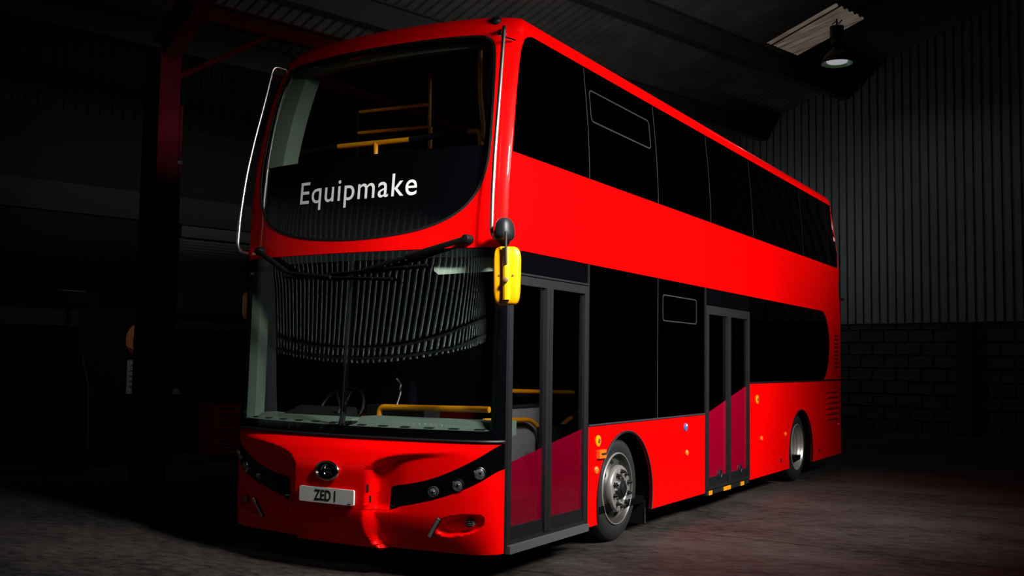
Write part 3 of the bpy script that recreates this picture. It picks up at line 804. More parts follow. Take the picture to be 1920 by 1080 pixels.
mb = MB(); mb.box(1.10, 1.275, 4.56, 6.02, .19, .235); mb.build('door_sill', 'dark_grey', d2, 0)
for y, w_ in ((4.68, .05), (5.22, .12), (5.75, .06)):
    mb = MB(); mb.box(1.235, 1.281, y - w_, y + w_, .188, .232); mb.build('sill_marker', 'yellow_rail', d2, 0)
# black header boards above the doors
for (a, b) in ((.425, 1.732), (4.528, 6.038)):
    patch('door_header', [[(a, 2.212), (b, 2.212), (b, 2.388), (a, 2.388)]], SM(1, -.004), 'black_gloss', bus, .3, .2, .02)
mb = MB(); mb.box(1.262, 1.282, .43, 1.72, 2.212, 2.226); mb.build('door_gutter', 'dark_grey', bus, 0)
mb = MB(); mb.box(1.24, 1.277, 1.7165, 1.7405, .235, 2.388); mb.build('door_pillar', 'black_satin', bus, 0)
mb = MB(); mb.box(1.24, 1.277, 4.517, 4.545, .225, 2.388); mb.build('door_pillar', 'black_satin', bus, 0)
mb = MB(); mb.box(1.235, 1.276, .41, .437, .215, 2.388); mb.build('door_pillar', 'black_satin', bus, 0)

# lamps and reflectors on the flank
def disc(y, z, r, m_, name, ring=None, h=.012):
    mb = MB(); mb.lathe([(r, -.004), (r, h * .6), (r * .8, h), (.001, h)], (1.276, y, z), (1, 0, 0), 20); o = mb.build(name, m_, bus)
    if ring: mb = MB(); mb.lathe([(r * .42, h * .4), (r * .42, h * 1.25), (.001, h * 1.3)], (1.276, y, z), (1, 0, 0), 14); mb.build(name + '_centre', ring, o)
    return o
disc(1.925, .918, .048, 'amber', 'reflector', 'wood_panel')
mb = MB(); mb.box(1.272, 1.305, 1.905, 2.035, .772, .842); o = mb.build('side_indicator', 'orange', bus, 0)
mb = MB(); mb.box(1.304, 1.309, 1.94, 2.025, .80, .815); mb.build('indicator_lens', 'plate_black', o, 0)
for y, z in ((1.895, .676), (3.976, .68), (6.483, .684), (7.525, .681), (10.44, .684)):
    mb = MB(); k_ = .045 if y < 2 else (.04 if y < 9 else .022); mb.lathe([(k_ * .75, -.004), (k_ * .75, .010), (k_ * .5, .02), (.001, .024)], (1.274, y, z), (1, 0, 0), 16); mb.build('side_marker', 'orange', bus)
disc(6.32, 1.16, .055, 'amber', 'reflector', 'wood_panel')
o = disc(3.945, .938, .040, 'blue', 'charging_flap_lock', None)
mb = MB(); mb.box(1.2865, 1.291, 3.93, 3.965, .95, .966); mb.build('lock_mark', 'white_text', o, 0)
for y in (7.325, 9.285): disc(y, .355, .026, 'black_satin', 'jacking_cap', None, .006)

# ------------------------------------------------------------------ wheels
def torus_prof(): pass
def tyre(parent_name, c, s, R=.462, rin=.300, x_out=0, wd_=.275):
    cx, cy, cz = c; a = (s, 0, 0)
    pr = [(rin - .004, -.012), (rin + .012, .006), (rin + .045, .016), (rin + .095, .018), (R - .045, .008), (R - .02, -.006), (R - .006, -.022), (R - .002, -.040)]
    for g in (-.075, -.125, -.175):
        pr += [(R, g + .018), (R, g), (R - .010, g - .002), (R - .010, g - .012), (R, g - .014)]
    pr += [(R - .002, -wd_ + .03), (R - .02, -wd_ + .01), (R - .06, -wd_), (rin, -wd_ + .02)]
    mb = MB(); mb.lathe(pr, c, a, 56); t = mb.build('wheel', 'tyre', bus, 40)
    return t
def front_wheel(s, yc):
    c = Vector((s * 1.178, yc, .462)); ax = Vector((s, 0, 0)); t = tyre('wheel', c, s)
    tag(t, 'front wheel with grey steel rim and ring of nuts') if s > 0 else None
    mb = MB(); mb.lathe([(.310, .004), (.314, .016), (.304, .022), (.294, .012), (.284, -.012), (.272, -.030), (.262, -.034), (.215, -.010), (.205, .006)], c, ax, 56); rim = mb.build('rim', 'rim_steel', t)
    mb = MB(); mb.lathe([(.316, .008), (.3175, .015), (.314, .0215), (.306, .0225), (.303, .018)], c, ax, 56); mb.build('rim_lip', 'rim_silver', t)
    mb = MB(); mb.lathe([(.206, .004), (.206, .030), (.196, .046), (.180, .052), (.128, .052), (.118, .044), (.114, .03)], c, ax, 48); mb.build('rim_centre', 'rim_silver', t)
    mb = MB(); mb.lathe([(.118, .03), (.112, .040), (.106, .046), (.098, .044), (.092, .050), (.080, .066), (.070, .072), (.001, .074)], c, ax, 32); mb.build('hub', 'nut_dark', t)
    mb = MB(); mb.lathe([(.060, .07), (.060, .082), (.05, .088), (.001, .088)], c, ax, 8); mb.build('hub_cap', 'black_satin', t)
    for i in range(10):
        th = 2 * math.pi * (i + .5) / 10; p = c + Vector((0, math.cos(th), math.sin(th))) * .152
        mb = MB(); mb.lathe([(.022, .050), (.022, .060), (.0165, .062), (.0165, .080), (.010, .083), (.010, .094), (.001, .095)], p, ax, 6); mb.build('wheel_nut', 'nut_dark', t, 20)
        p2 = c + Vector((0, math.cos(th + .31), math.sin(th + .31))) * .108
        mb = MB(); mb.lathe([(.011, .046), (.011, .062), (.001, .064)], p2, ax, 6); mb.build('hub_bolt', 'rim_silver', t, 20)
    for i in range(8):
        th = 2 * math.pi * i / 8 + .2; rd = Vector((0, math.cos(th), math.sin(th))); tg = Vector((0, -math.sin(th), math.cos(th)))
        p = c + rd * .239 + ax * (-.0205); nrm = (ax * .047 + rd * .024).normalized(); u_ = tg; v_ = nrm.cross(tg)
        mb = MB(); ring = [p + nrm * .0035 + u_ * .030 * math.cos(q) + v_ * .020 * math.sin(q) for q in [2 * math.pi * j / 16 for j in range(16)]]
        mb.add(ring + [r_ - nrm * .006 for r_ in ring], [tuple(range(16))] + [(j, j + 16, (j + 1) % 16 + 16, (j + 1) % 16) for j in range(16)]); mb.build('hand_hole', 'interior_dark', t)
    return t
def rear_wheel(s, yc):
    c = Vector((s * 1.205, yc, .462)); ax = Vector((s, 0, 0)); t = tyre('wheel', c, s)
    tag(t, 'rear wheel with deep silver dish') if s > 0 else None
    mb = MB(); mb.lathe([(.310, .004), (.316, .016), (.306, .022), (.296, .012), (.288, -.02), (.280, -.035), (.270, -.05), (.268, -.075), (.258, -.085), (.254, -.12), (.242, -.13), (.238, -.155), (.215, -.16), (.12, -.165)], c, ax, 56); mb.build('rim', 'rim_silver', t)
    mb = MB(); mb.lathe([(.125, -.166), (.12, -.158), (.09, -.152), (.001, -.15)], c, ax, 28); mb.build('hub', 'rim_steel', t)
    for i in range(10):
        th = 2 * math.pi * (i + .5) / 10; p = c + Vector((0, math.cos(th), math.sin(th))) * .165
        mb = MB(); mb.lathe([(.018, -.165), (.018, -.153), (.01, -.15), (.01, -.143), (.001, -.142)], p, ax, 6); mb.build('wheel_nut', 'nut_dark', t, 20)
for s in (1, -1): front_wheel(s, 2.50); rear_wheel(s, 8.30)

# ------------------------------------------------------------------ fittings on the front: branch guards, wipers, mirror
for s in (1, -1):
    top = Vector((s * 1.085, .595, 4.058)); bot = Vector((s * 1.245, .395, 2.440))
    pts = [top, Vector((s * 1.162, .495, 4.085)), Vector((s * 1.185, .425, 3.75)), Vector((s * 1.212, .345, 3.40)), Vector((s * 1.228, .285, 3.10)), Vector((s * 1.240, .240, 2.75)), Vector((s * 1.245, .225, 2.455)), bot]
    pts = bend(pts, .10, 6)
    mb = MB(); mb.tube(pts, .0155, 12); g = mb.build('branch_guard', 'steel', bus)
    tag(g, 'polished steel branch guard bar') if s > 0 else None
    for p, q in ((top + Vector((0, .0, 0)), (s * .4, -.9, .2)), (bot, (s * .5, -.86, 0))):
        mb = MB(); mb.lathe([(.034, -.02), (.034, .012), (.024, .018), (.001, .019)], p, q, 16); mb.build('guard_foot', 'chrome', g)
    mb = MB(); mb.tube([Vector((s * 1.19, .60, 3.99)), Vector((s * 1.166, .485, 3.985))], .009, 8); mb.build('guard_stay', 'chrome', g)

def wiper(s, piv, elbow, tip0, tip1):
    P = front(*piv, .03)
    mb = MB(); mb.lathe([(.036, -.03), (.036, .03), (.028, .045), (.001, .05)], P, (0, -1, 0), 16); w_ = mb.build('wiper', 'wiper_black', bus)
    E_ = front(*elbow, .065); a_ = front(*tip0, .05); b_ = front(*tip1, .05)
    mid = front((tip0[0] + tip1[0]) / 2, (tip0[1] + tip1[1]) / 2, .06)
    mb = MB(); mb.tube(bend([P + Vector((0, -.03, 0)), E_, mid], .05), [.022] * 2 + [.016] * (len(bend([P, E_, mid], .05)) - 2), 8); mb.build('wiper_arm', 'wiper_black', w_)
    n = 8; mb = MB(); mb.tube([front(tip0[0] + (tip1[0] - tip0[0]) * i / n, tip0[1] + (tip1[1] - tip0[1]) * i / n, .022) for i in range(n + 1)], .012, 6); mb.build('wiper_blade', 'wiper_black', w_)
    mb = MB(); mb.tube([front(tip0[0] + (tip1[0] - tip0[0]) * (.15 + .7 * i / n), tip0[1] + (tip1[1] - tip0[1]) * (.15 + .7 * i / n), .042) for i in range(n + 1)], .008, 6); mb.build('wiper_bracket', 'wiper_black', w_)
    return w_
wiper(-1, (-1.01, 2.445), (-.62, 2.245), (-.72, 2.225), (.40, 2.175))
wiper(1, (1.02, 2.45), (.52, 2.325), (.70, 2.27), (-.38, 2.215))

# mirror on its dark arm, nearside
def rbox(bm_pts): pass
def blob(name, c, half, mt, parent, ex=4.0, taper=0.0, n=28, m_=14):
    """superellipsoid, slightly tapered towards the bottom"""
    vs = []; fs = []
    sg = lambda v, p: math.copysign(abs(v) ** p, v)
    for i in range(m_ + 1):
        ph = -math.pi / 2 + math.pi * i / m_
        for j in range(n):
            th = 2 * math.pi * j / n; e = 2 / ex
            z = sg(math.sin(ph), e); k = 1 + taper * z
            vs.append((c[0] + half[0] * k * sg(math.cos(ph), e) * sg(math.cos(th), e), c[1] + half[1] * k * sg(math.cos(ph), e) * sg(math.sin(th), e), c[2] + half[2] * z))
    for i in range(m_):
        for j in range(n):
            j2 = (j + 1) % n; fs.append((i * n + j, i * n + j2, (i + 1) * n + j2, (i + 1) * n + j))
    me_o = mesh(name, vs, fs, mt, parent, True, 60); return me_o
MC = Vector((1.405, .185, 2.165))
fx = Vector((.90, .42, 0)).normalized(); fy = Vector((0, 0, 1)).cross(fx)      # mirror faces back along the bus
mir = blob('mirror', (0, 0, 0), (.095, .055, .205), 'mirror_yellow', bus, 5.0, .03)
tag(mir, 'yellow mirror housing')
mir.location = MC; mir.rotation_euler = (0, 0, math.atan2(fx.y, fx.x))
def on_mirror(name, shape, mt):
    o = shape.build(name, mt, mir); return o
mb = MB(); mb.tube(bend([(-.005, -.062, .19), (.0, -.066, .06), (.004, -.068, -.17)], .02), [.028] * 8 + [.026] * (len(bend([(0, 0, 0), (0, 0, .1), (0, 0, .2)], .02)) - 8), 10); on_mirror('mirror_spine', mb, 'mirror_yellow')
mb = MB(); mb.tube([(-.002, -.098, .30), (-.002, -.096, .16), (0, -.094, .075)], .0095, 8); on_mirror('mirror_arm', mb, 'black_satin')
mb = MB(); mb.lathe([(.018, -.01), (.018, .012), (.012, .016), (.001, .017)], (.0, -.094, -.035), (0, -1, 0), 12); on_mirror('mirror_pivot', mb, 'wood_panel')
for x in (-.05, .045):
    mb = MB(); mb.lathe([(.008, -.01), (.008, .003), (.001, .004)], (x, -.055, .0), (0, -1, 0), 8); on_mirror('mirror_screw', mb, 'wood_panel')
mb = MB(); mb.add([(x, .0555, z) for x, z in rrect(-.078, .078, -.18, .18, .03, 4)], [tuple(range(20))]); on_mirror('mirror_glass', mb, 'chrome')
# the black housing of the arm on the body above
kb = blob('mirror_bracket', (1.355, .225, 2.50), (.062, .075, .085), 'black_satin', bus, 2.8, -.18)
mb = MB(); mb.tube([(1.34, .24, 2.49), (1.29, .34, 2.46), (1.25, .40, 2.44)], .045, 12); mb.build('mirror_bracket_foot', 'black_satin', bus)

# offside mirror: only its yellow edge shows beyond the far pillar
mo = blob('mirror', (-1.385, .53, 2.02), (.035, .065, .12), 'mirror_yellow', bus, 5.0, .03)
mb = MB(); mb.tube([(-1.385, .53, 2.12), (-1.36, .50, 2.34), (-1.26, .46, 2.40)], .014, 8); mb.build('mirror_arm', 'black_satin', mo)

# ------------------------------------------------------------------ inside of the bus
mb = MB(); mb.box(-1.20, 1.20, .62, 10.6, 2.36, 2.46); mb.build('upper_floor', 'interior_dark', bus, 0)
mb = MB(); mb.box(-1.15, 1.15, .50, .62, 2.36, 2.50); mb.build('upper_floor_edge', 'interior_dark', bus, 0)
mb = MB(); mb.box(-1.23, 1.20, .45, 10.6, .28, .34); mb.build('lower_floor', 'liner_black', bus, 0)
mb = MB(); mb.box(-1.10, 1.10, .85, 10.3, 4.14, 4.16); mb.build('headliner', 'interior_dark', bus, 0)
mb = MB(); mb.box(-1.0, 1.0, 1.2, 9.9, .10, .28); mb.build('underframe', 'liner_black', bus, 0)
for z0_, z1_, y_ in ((.34, 2.36, 3.9), (2.46, 4.14, 7.2)):
    mb = MB(); mb.box(-1.2, 1.15, y_, y_ + .03, z0_, z1_); mb.build('bulkhead', 'interior_dark', bus, 0)
# front of the upper deck: dark parapet behind the black panel, pale trim round the clear glass
def inner_strip(name, pts, wd_, mt, off=.045):
    """band of trim inside the front glass following (x, z) points, wd_ wide towards the middle"""
    vs = []
    for (x, z), k in pts:
        p = front(x, z, -off); q = front(x - math.copysign(wd_ * k, x) if abs(x) > .5 else x, z, -off - .06); vs += [p, q]
    return mesh(name, vs, [(2 * i, 2 * i + 1, 2 * i + 3, 2 * i + 2) for i in range(len(pts) - 1)], mt, bus, True)
for s in (1, -1):
    zz = [3.0 + i * .1 for i in range(11)]
    def edge(z):
        return 1.13 if z < 3.3 else 1.13 - (z - 3.3) * .11
    vs = []
    for z in zz:
        p = front(s * (edge(z) + .035), z, -.035); q = p + Vector((-s * (.17 if s < 0 else .04), .05, 0)); r_ = q + Vector((-s * .01, .16, 0)); vs += [p, q, r_]
    mesh('upper_pillar_trim', vs, [f for i in range(len(zz) - 1) for f in ((3 * i, 3 * i + 1, 3 * i + 4, 3 * i + 3), (3 * i + 1, 3 * i + 2, 3 * i + 5, 3 * i + 4))], 'pillar_green', bus)
vs = []
for i in range(25):
    x = -1.06 + 2.12 * i / 24; p = front(x, 4.03, -.035); vs += [p, p + Vector((0, .06, -.05)), p + Vector((0, .22, -.02))]
mesh('header_trim', vs, [f for i in range(24) for f in ((3 * i, 3 * i + 3, 3 * i + 4, 3 * i + 1), (3 * i + 1, 3 * i + 4, 3 * i + 5, 3 * i + 2))], 'dash_green', bus)
mb = MB(); mb.add([front(x, z, -.07) for z in (2.5, 3.12) for x in [-1.1 + .11 * i for i in range(21)]], [(i, i + 1, i + 22, i + 21) for i in range(20)]); mb.build('front_parapet', 'interior_dark', bus)

def rail(name, pts, r, mt='yellow_rail', rad=.07):
    mb = MB(); mb.tube(bend(pts, rad), r, 12); return mb.build(name, mt, bus)
YR1 = .80
rail('front_handrail', [(-.671, YR1, 3.392), (.093, YR1, 3.378)], .022)
rail('front_handrail_post', [(-.272, YR1, 3.39), (-.25, YR1 - .02, 3.33), (-.25, YR1 - .03, 2.47)], .020)
rail('handrail_pad', [(-1.10, YR1, 3.372), (-.671, YR1, 3.392)], .025, 'seat_fabric')
rail('handrail_pad', [(.093, YR1, 3.378), (.66, YR1, 3.388)], .025, 'seat_fabric')
rail('handrail_end', [(-1.10, YR1, 3.376), (-1.17, YR1, 3.37), (-1.17, YR1, 2.47)], .024)
rail('handrail_end', [(.66, YR1, 3.39), (.775, YR1, 3.38), (.785, YR1, 2.47)], .024, rad=.12)
rail('stanchion', [(.755, YR1, 4.13), (.76, YR1, 3.70), (.80, YR1, 3.40), (.805, YR1, 3.30)], .020)
YR2 = 1.35
kx = lambda x: x
fr_ = [(-.98, YR2, 3.775), (-.19, YR2, 3.76)]
rail('seat_rail', [(-.90, YR2, 3.84), (-.115, YR2, 3.82)], .016); rail('seat_rail', [(-.92, YR2, 3.645), (-.11, YR2, 3.62)], .016)
rail('stanchion', [(-.115, YR2, 4.13), (-.11, YR2, 3.62)], .014); rail('stanchion', [(-.10, YR2, 3.615), (-.10, YR2, 2.47)], .020)
rail('stanchion', [(-.92, YR2, 3.86), (-.92, YR2, 2.47)], .020, 'seat_fabric')
def seat(x, y, z, mt):
    mb = MB(); mb.box(x - .21, x + .21, y, y + .42, z + .38, z + .48); s_ = mb.build('seat', mt, bus, 0)
    o = blob('backrest', (x, y + .45, z + .80), (.21, .05, .36), mt, s_, 5.0, -.06)
    mb = MB(); mb.box(x - .17, x + .17, y + .1, y + .38, z, z + .38); mb.build('seat_base', 'dark_grey', s_, 0)
for i, y in enumerate((1.55, 2.35, 3.15, 3.95)):
    for x in (-.93, -.48, .50, .94): seat(x, y, 2.46, 'seat_green' if (i == 0 and x == -.93) else 'seat_fabric')
mb = MB(); mb.lathe([(.05, .0), (.05, .02), (.035, .045), (.001, .055)], (.42, 1.0, 4.14), (0, 0, -1), 16); mb.build('cabin_camera', 'seam_grey', bus)
mb = MB(); mb.lathe([(.09, .0), (.09, .02), (.06, .04), (.001, .045)], (-.25, 1.6, 4.14), (0, 0, -1), 16); mb.build('cabin_speaker', 'dark_grey', bus)

# lower deck: pillars, dash, cab
for s, wd_, xo in ((-1, .075, 1.235), (1, .055, 1.232)):
    vs = []
    for i in range(9):
        z = 1.06 + i * .155; p = Vector((s * xo, front(s * xo, z).y + .035, z)); k = 1 if z < 2.0 else 1 - (z - 2.0) * .9
        q = p + Vector((-s * wd_ * k, .035 if s < 0 else .003, 0)); vs += [p, q, q + Vector((-s * .005, .10, 0))]
    mesh('pillar_trim', vs, [f for i in range(8) for f in ((3 * i, 3 * i + 1, 3 * i + 4, 3 * i + 3), (3 * i + 1, 3 * i + 2, 3 * i + 5, 3 * i + 4))], 'pillar_green', bus)
def dash(x0_, x1_, z0_, z1_, dep):
    n = 16; vs = []
    for i in range(n + 1):
        x = x0_ + (x1_ - x0_) * i / n; p = front(x, z0_, -.05)
        vs += [p + Vector((0, 0, -.07)), p, p + Vector((0, .10, .016)), p + Vector((0, dep * .45, z1_ - z0_)), p + Vector((0, dep, z1_ - z0_)), p + Vector((0, dep, -.04))]
    fs = [(6 * i + j, 6 * i + j + 1, 6 * i + j + 7, 6 * i + j + 6) for i in range(n) for j in range(5)]
    fs += [tuple(range(6)), tuple(reversed([6 * n + j for j in range(6)]))]
    d = mesh('dashboard', vs, fs, 'dash_green', bus, angle=25)
    k = max(4, int((x1_ - x0_) / .17))
    for i in range(k):
        x = x0_ + (x1_ - x0_) * (i + .5) / k; p = front(x, z0_, -.085); t = (front(x + .05, z0_) - front(x - .05, z0_)).normalized()
        mb = MB(); mb.obox(p + Vector((0, .015, .010)), t * .036, Vector((0, .016, .0025)), (0, 0, .003)); mb.build('air_vent', 'interior_dark', d, 0)
    return d
dash(-1.20, -.05, 1.075, 1.115, .34)
dash(.03, 1.19, 1.068, 1.135, .36)
mb = MB(); mb.box(-.055, .035, .21, .30, 1.0, 1.10); mb.build('dash_divider', 'interior_dark', bus, 0)
rail('dash_handrail', [(-.012, .60, 1.05), (-.006, .60, 1.195), (1.02, .60, 1.212)], .024, rad=.05)
# instrument binnacle, steering wheel and driver seat on the offside
mb = MB(); mb.obox((-.62, .62, 1.08), (.30, 0, 0), (0, .10, .03), (0, -.02, .07)); mb.build('instrument_binnacle', 'interior_dark', bus, 0)
sw = MB(); c_ = Vector((-.62, .86, 1.14)); e1 = Vector((1, 0, 0)); e2 = Vector((0, .5, .86)).normalized()
sw.tube([c_ + (e1 * math.cos(t) + e2 * math.sin(t)) * .225 for t in [2 * math.pi * i / 32 for i in range(33)]], .014, 8, False); swo = sw.build('steering_wheel', 'black_satin', bus)
for t in (0, 2.2, 4.1): mb = MB(); mb.tube([c_, c_ + (e1 * math.cos(t) + e2 * math.sin(t)) * .22], .013, 6); mb.build('steering_spoke', 'black_satin', swo)
mb = MB(); mb.tube([c_, c_ + Vector((0, -.22, -.2))], .03, 8); mb.build('steering_column', 'black_satin', swo)
mb = MB(); mb.box(-.86, -.40, 1.15, 1.60, .70, .82); st_ = mb.build('driver_seat', 'seat_fabric', bus, 0)
blob('backrest', (-.63, 1.62, 1.20), (.23, .07, .42), 'seat_fabric', st_, 5.0, -.05)
mb = MB(); mb.box(-.8, -.46, 1.2, 1.5, .34, .70); mb.build('seat_pedestal', 'dark_grey', st_, 0)
mb = MB(); mb.tube([(-.42, .55, 1.06), (-.24, .50, 1.32)], .009, 6); mb.build('cab_rod', 'chrome', bus)
mb = MB(); mb.tube([(-.39, .55, 1.06), (-.21, .50, 1.32)], .006, 6); mb.build('cab_rod', 'chrome', bus)
mb = MB(); mb.tube([(-.02, .80, 1.12), (.03, .82, 1.30), (.05, .80, 1.38), (.02, .78, 1.42)], .010, 6); mb.build('ticket_reader_arm', 'chrome', bus)
mb = MB(); mb.box(-.28, .30, .78, 1.0, 1.05, 1.20); mb.build('fare_tray', 'dark_grey', bus, 0)
# sun blind at the top of the windscreen
v_ = [(.70, 2.235), (.74, 2.205), (1.17, 2.225), (1.19, 2.335), (.70, 2.335)]
vv = [front(x, z, -.06) for x, z in v_]; mesh('sun_blind', vv + [p + Vector((0, .012, 0)) for p in vv], [tuple(range(5)), tuple(reversed(range(5, 10)))] + [(i, (i + 1) % 5, (i + 1) % 5 + 5, i + 5) for i in range(5)], 'blind_green', bus)
# cab side seen through the front door: grey panel with yellow rails
XC = .35
mb = MB(); mb.box(XC - .03, XC, 1.98, 2.62, .36, 1.155); cab = mb.build('cab_panel', 'cab_grey', bus, 0)
mb = MB(); mb.box(XC - .06, XC + .012, 1.97, 2.63, 1.155, 1.178); mb.build('cab_cap', 'seam_grey', cab, 0)
mb = MB(); mb.box(XC - .01, XC + .10, 1.99, 2.40, .36, .62); mb.build('cab_step_box', 'cab_grey', cab, 0)
mb = MB(); mb.obox((XC - .1, 2.42, 1.26), (.01, 0, 0), (0, .16, -.08), (0, .02, .05)); mb.build('ticket_screen', 'dark_grey', cab, 0)
rail('cab_handrail', [(XC + .02, 1.99, 1.175), (XC + .02, 1.99, 1.308), (XC + .02, 3.22, 1.275)], .021, rad=.03)
rail('cab_handrail', [(XC + .06, 1.5, 1.065), (XC + .06, 2.30, 1.045), (XC + .06, 2.47, .96), (XC + .06, 2.475, .50)], .022, rad=.16)
rail('entrance_handrail', [(XC + .10, 2.74, .72), (XC + .10, 2.80, .95), (XC + .10, 2.95, 1.02), (XC + .10, 3.34, 1.075)], .022, rad=.16)
mb = MB(); mb.box(.62, 1.12, 2.05, 2.95, .34, 1.0); mb.build('wheel_box', 'interior_dark', bus, 0)
mb = MB(); mb.box(1.10, 1.20, 1.80, 2.62, 1.02, 1.17); mb.build('luggage_panel', 'wood_panel', bus, 0)

# ------------------------------------------------------------------ things in the hall
# high-bay lamp under the translucent sheet
lb, la = -4.97, 16.75
LP = hall(lb, la, 8.42)
lamp = tag(empty('high_bay_lamp', LP), 'dark bell-shaped hanging lamp, dimly lit, under the pale roof sheet', 'lamp')
mb = MB(); mb.lathe([(.355, 0), (.35, .03), (.30, .14), (.20, .26), (.11, .33), (.09, .36)], (0, 0, 0), (0, 0, 1), 40); mb.build('lamp_shade', 'lamp_body', lamp)
mb = MB(); mb.lathe([(.345, .004), (.29, .13), (.19, .25), (.10, .32), (.001, .325)], (0, 0, 0), (0, 0, 1), 40); mb.build('reflector', 'lamp_reflector', lamp)
mb = MB(); mb.lathe([(.001, .012), (.14, .016), (.22, .035), (.235, .07), (.17, .13), (.08, .22), (.05, .30)], (0, 0, 0), (0, 0, 1), 28); mb.build('bulb', 'lamp_bulb', lamp)
mb = MB(); mb.lathe([(.09, .34), (.095, .40), (.07, .42), (.12, .44), (.12, .60), (.155, .60), (.155, .86), (.04, .88)], (0, 0, 0), (0, 0, 1), 20); mb.build('ballast_housing', 'lamp_body', lamp)
ll = bpy.data.lights.new('lamp_light', 'AREA'); ll.shape = 'DISK'; ll.size = .5; ll.energy = 12; ll.color = (.86, 1, .90); ll.spread = math.radians(165)
lo = bpy.data.objects.new('lamp_light', ll); COL.objects.link(lo); lo.parent = lamp; lo.location = (0, 0, -.01)
zc = roofz(lb) - 8.42
mb = MB(); mb.tube([(0, 0, .86), (0, 0, zc)], .022, 8); mb.build('hanger', 'lamp_body', lamp)
mb = MB(); mb.tube([(-.10, 0, .93), (-.04, .02, .99), (.05, 0, .93), (.12, 0, 1.0)], .014, 6); mb.build('lamp_cable', 'seam_grey', lamp)

# steel column with haunch, rafter and knee brace on the left
colp = hall(-5.36, 1.06)
col = tag(empty('steel_column', colp), 'dark red steel column with rafter and brace, standing left of the bus', 'column')
def ibeam(name, p, q, wdir, hw, hh, mt, parent, tf=.012):
    p, q = Vector(p), Vector(q); d = (q - p); L = d.length; d.normalize(); w_ = Vector(wdir); w_ = (w_ - d * w_.dot(d)).normalized(); h_ = d.cross(w_)
    c = (p + q) / 2; mb = MB(); mb.obox(c, d * L / 2, w_ * .006, h_ * hh); mb.obox(c + h_ * (hh - tf / 2), d * L / 2, w_ * hw, h_ * tf); mb.obox(c - h_ * (hh - tf / 2), d * L / 2, w_ * hw, h_ * tf)
    return mb.build(name, mt, parent, 0)
ibeam('shaft', (0, 0, .02), (0, 0, 5.35), AX, .13, .21, 'column_red', col)
mb = MB(); mb.box(-.30, .30, -.24, .24, 0, .025); mb.build('base_plate', 'beam_dark', col, 0)
ibeam('rafter', (0, 0, 5.25), tuple(BX * 3.4 + Vector((0, 0, 5.25 + 3.4 * .55))), AX, .10, .18, 'column_red', col)
ibeam('eaves_beam', tuple(AX * .1 + Vector((0, 0, 5.9))), tuple(AX * 10.0 + Vector((0, 0, 5.9))), BX, .08, .11, 'column_red', col)
mb = MB(); mb.tube([tuple(AX * .12 + Vector((0, 0, 4.95))), tuple(AX * 1.5 + Vector((0, 0, 5.85)))], .035, 8); mb.build('knee_brace', 'column_red', col)
mb = MB(); mb.tube([tuple(BX * .20 + AX * .16 + Vector((0, 0, .3))), tuple(BX * .20 + AX * .16 + Vector((0, 0, 4.6)))], .022, 8); mb.build('conduit', 'column_red', col)
for z in (1.2, 2.6, 3.9):
    mb = MB(); mb.obox(BX * .20 + AX * .15 + Vector((0, 0, z)), BX * .035, AX * .03, (0, 0, .02)); mb.build('conduit_clip', 'beam_dark', col, 0)

# roller shutter door with pale lintel on the inner partition wall
BP = -9.35
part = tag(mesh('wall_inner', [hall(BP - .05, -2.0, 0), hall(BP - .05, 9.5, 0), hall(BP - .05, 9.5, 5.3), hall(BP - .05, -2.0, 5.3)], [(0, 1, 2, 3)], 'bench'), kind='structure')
mb = MB(); mb.obox(hall(BP, 3.75, 3.95), BX * .05, AX * 6.0, (0, 0, .22)); mb.build('lintel', 'lintel', part, 0)
mb = MB(); mb.obox(hall(BP, 3.75, 2.13), BX * .06, AX * 6.0, (0, 0, .12)); mb.build('timber_rail', 'timber', part, 0)
sh = tag(empty('roller_shutter', hall(BP + .22, 4.1, 2.3)), 'grey-green roller shutter between the red column and the bus', 'shutter')
for i in range(26):
    z = i * .046; mb = MB(); mb.obox(Vector((0, 0, z)), BX * .012, AX * .86, (0, 0, .019)); mb.obox(Vector((0, 0, z + .012)) + BX * .01, BX * .008, AX * .86, (0, 0, .006)); mb.build('slat', 'shutter', sh, 0)
for u in (-.90, .90):
    mb = MB(); mb.obox(AX * u + Vector((0, 0, .60)), BX * .04, AX * .04, (0, 0, .66)); mb.build('guide', 'beam_dark', sh, 0)
mb = MB(); mb.obox(Vector((0, 0, 1.28)) + BX * .03, BX * .09, AX * .95, (0, 0, .09)); mb.build('shutter_box', 'beam_dark', sh, 0)

# workbench with a vice and boxes, red tool chest, floor jack
bn = tag(empty('workbench', hall(-8.85, 2.95, 0)), 'dark workbench with shelves against the left wall', 'workbench')
mb = MB(); mb.obox((0, 0, .90), BX * .35, AX * .65, (0, 0, .03)); mb.build('bench_top', 'bench', bn, 0)
for u in (-.6, .6):
    for v in (-.3, .3):
        mb = MB(); mb.obox(AX * u + BX * v + Vector((0, 0, .435)), BX * .03, AX * .03, (0, 0, .435)); mb.build('leg', 'bench', bn, 0)
for z in (.16, .42, .66):
    mb = MB(); mb.obox((0, 0, z), BX * .30, AX * .60, (0, 0, .012)); mb.build('shelf', 'lintel', bn, 0)
tc = tag(empty('tool_chest', hall(-8.05, 3.42, 0)), 'red tool chest on castors beside the bus front corner', 'tool chest')
mb = MB(); mb.obox((0, 0, .48), BX * .24, AX * .22, (0, 0, .38)); mb.build('cabinet', 'chest_red', tc, 0)
for i in range(6):
    mb = MB(); mb.obox(BX * .245 + Vector((0, 0, .17 + i * .122)), BX * .008, AX * .20, (0, 0, .053)); d_ = mb.build('drawer', 'chest_red', tc, 0)
    mb = MB(); mb.tube([BX * .262 + AX * -.13 + Vector((0, 0, .20 + i * .122)), BX * .262 + AX * .13 + Vector((0, 0, .20 + i * .122))], .007, 6); mb.build('handle', 'rim_steel', d_)
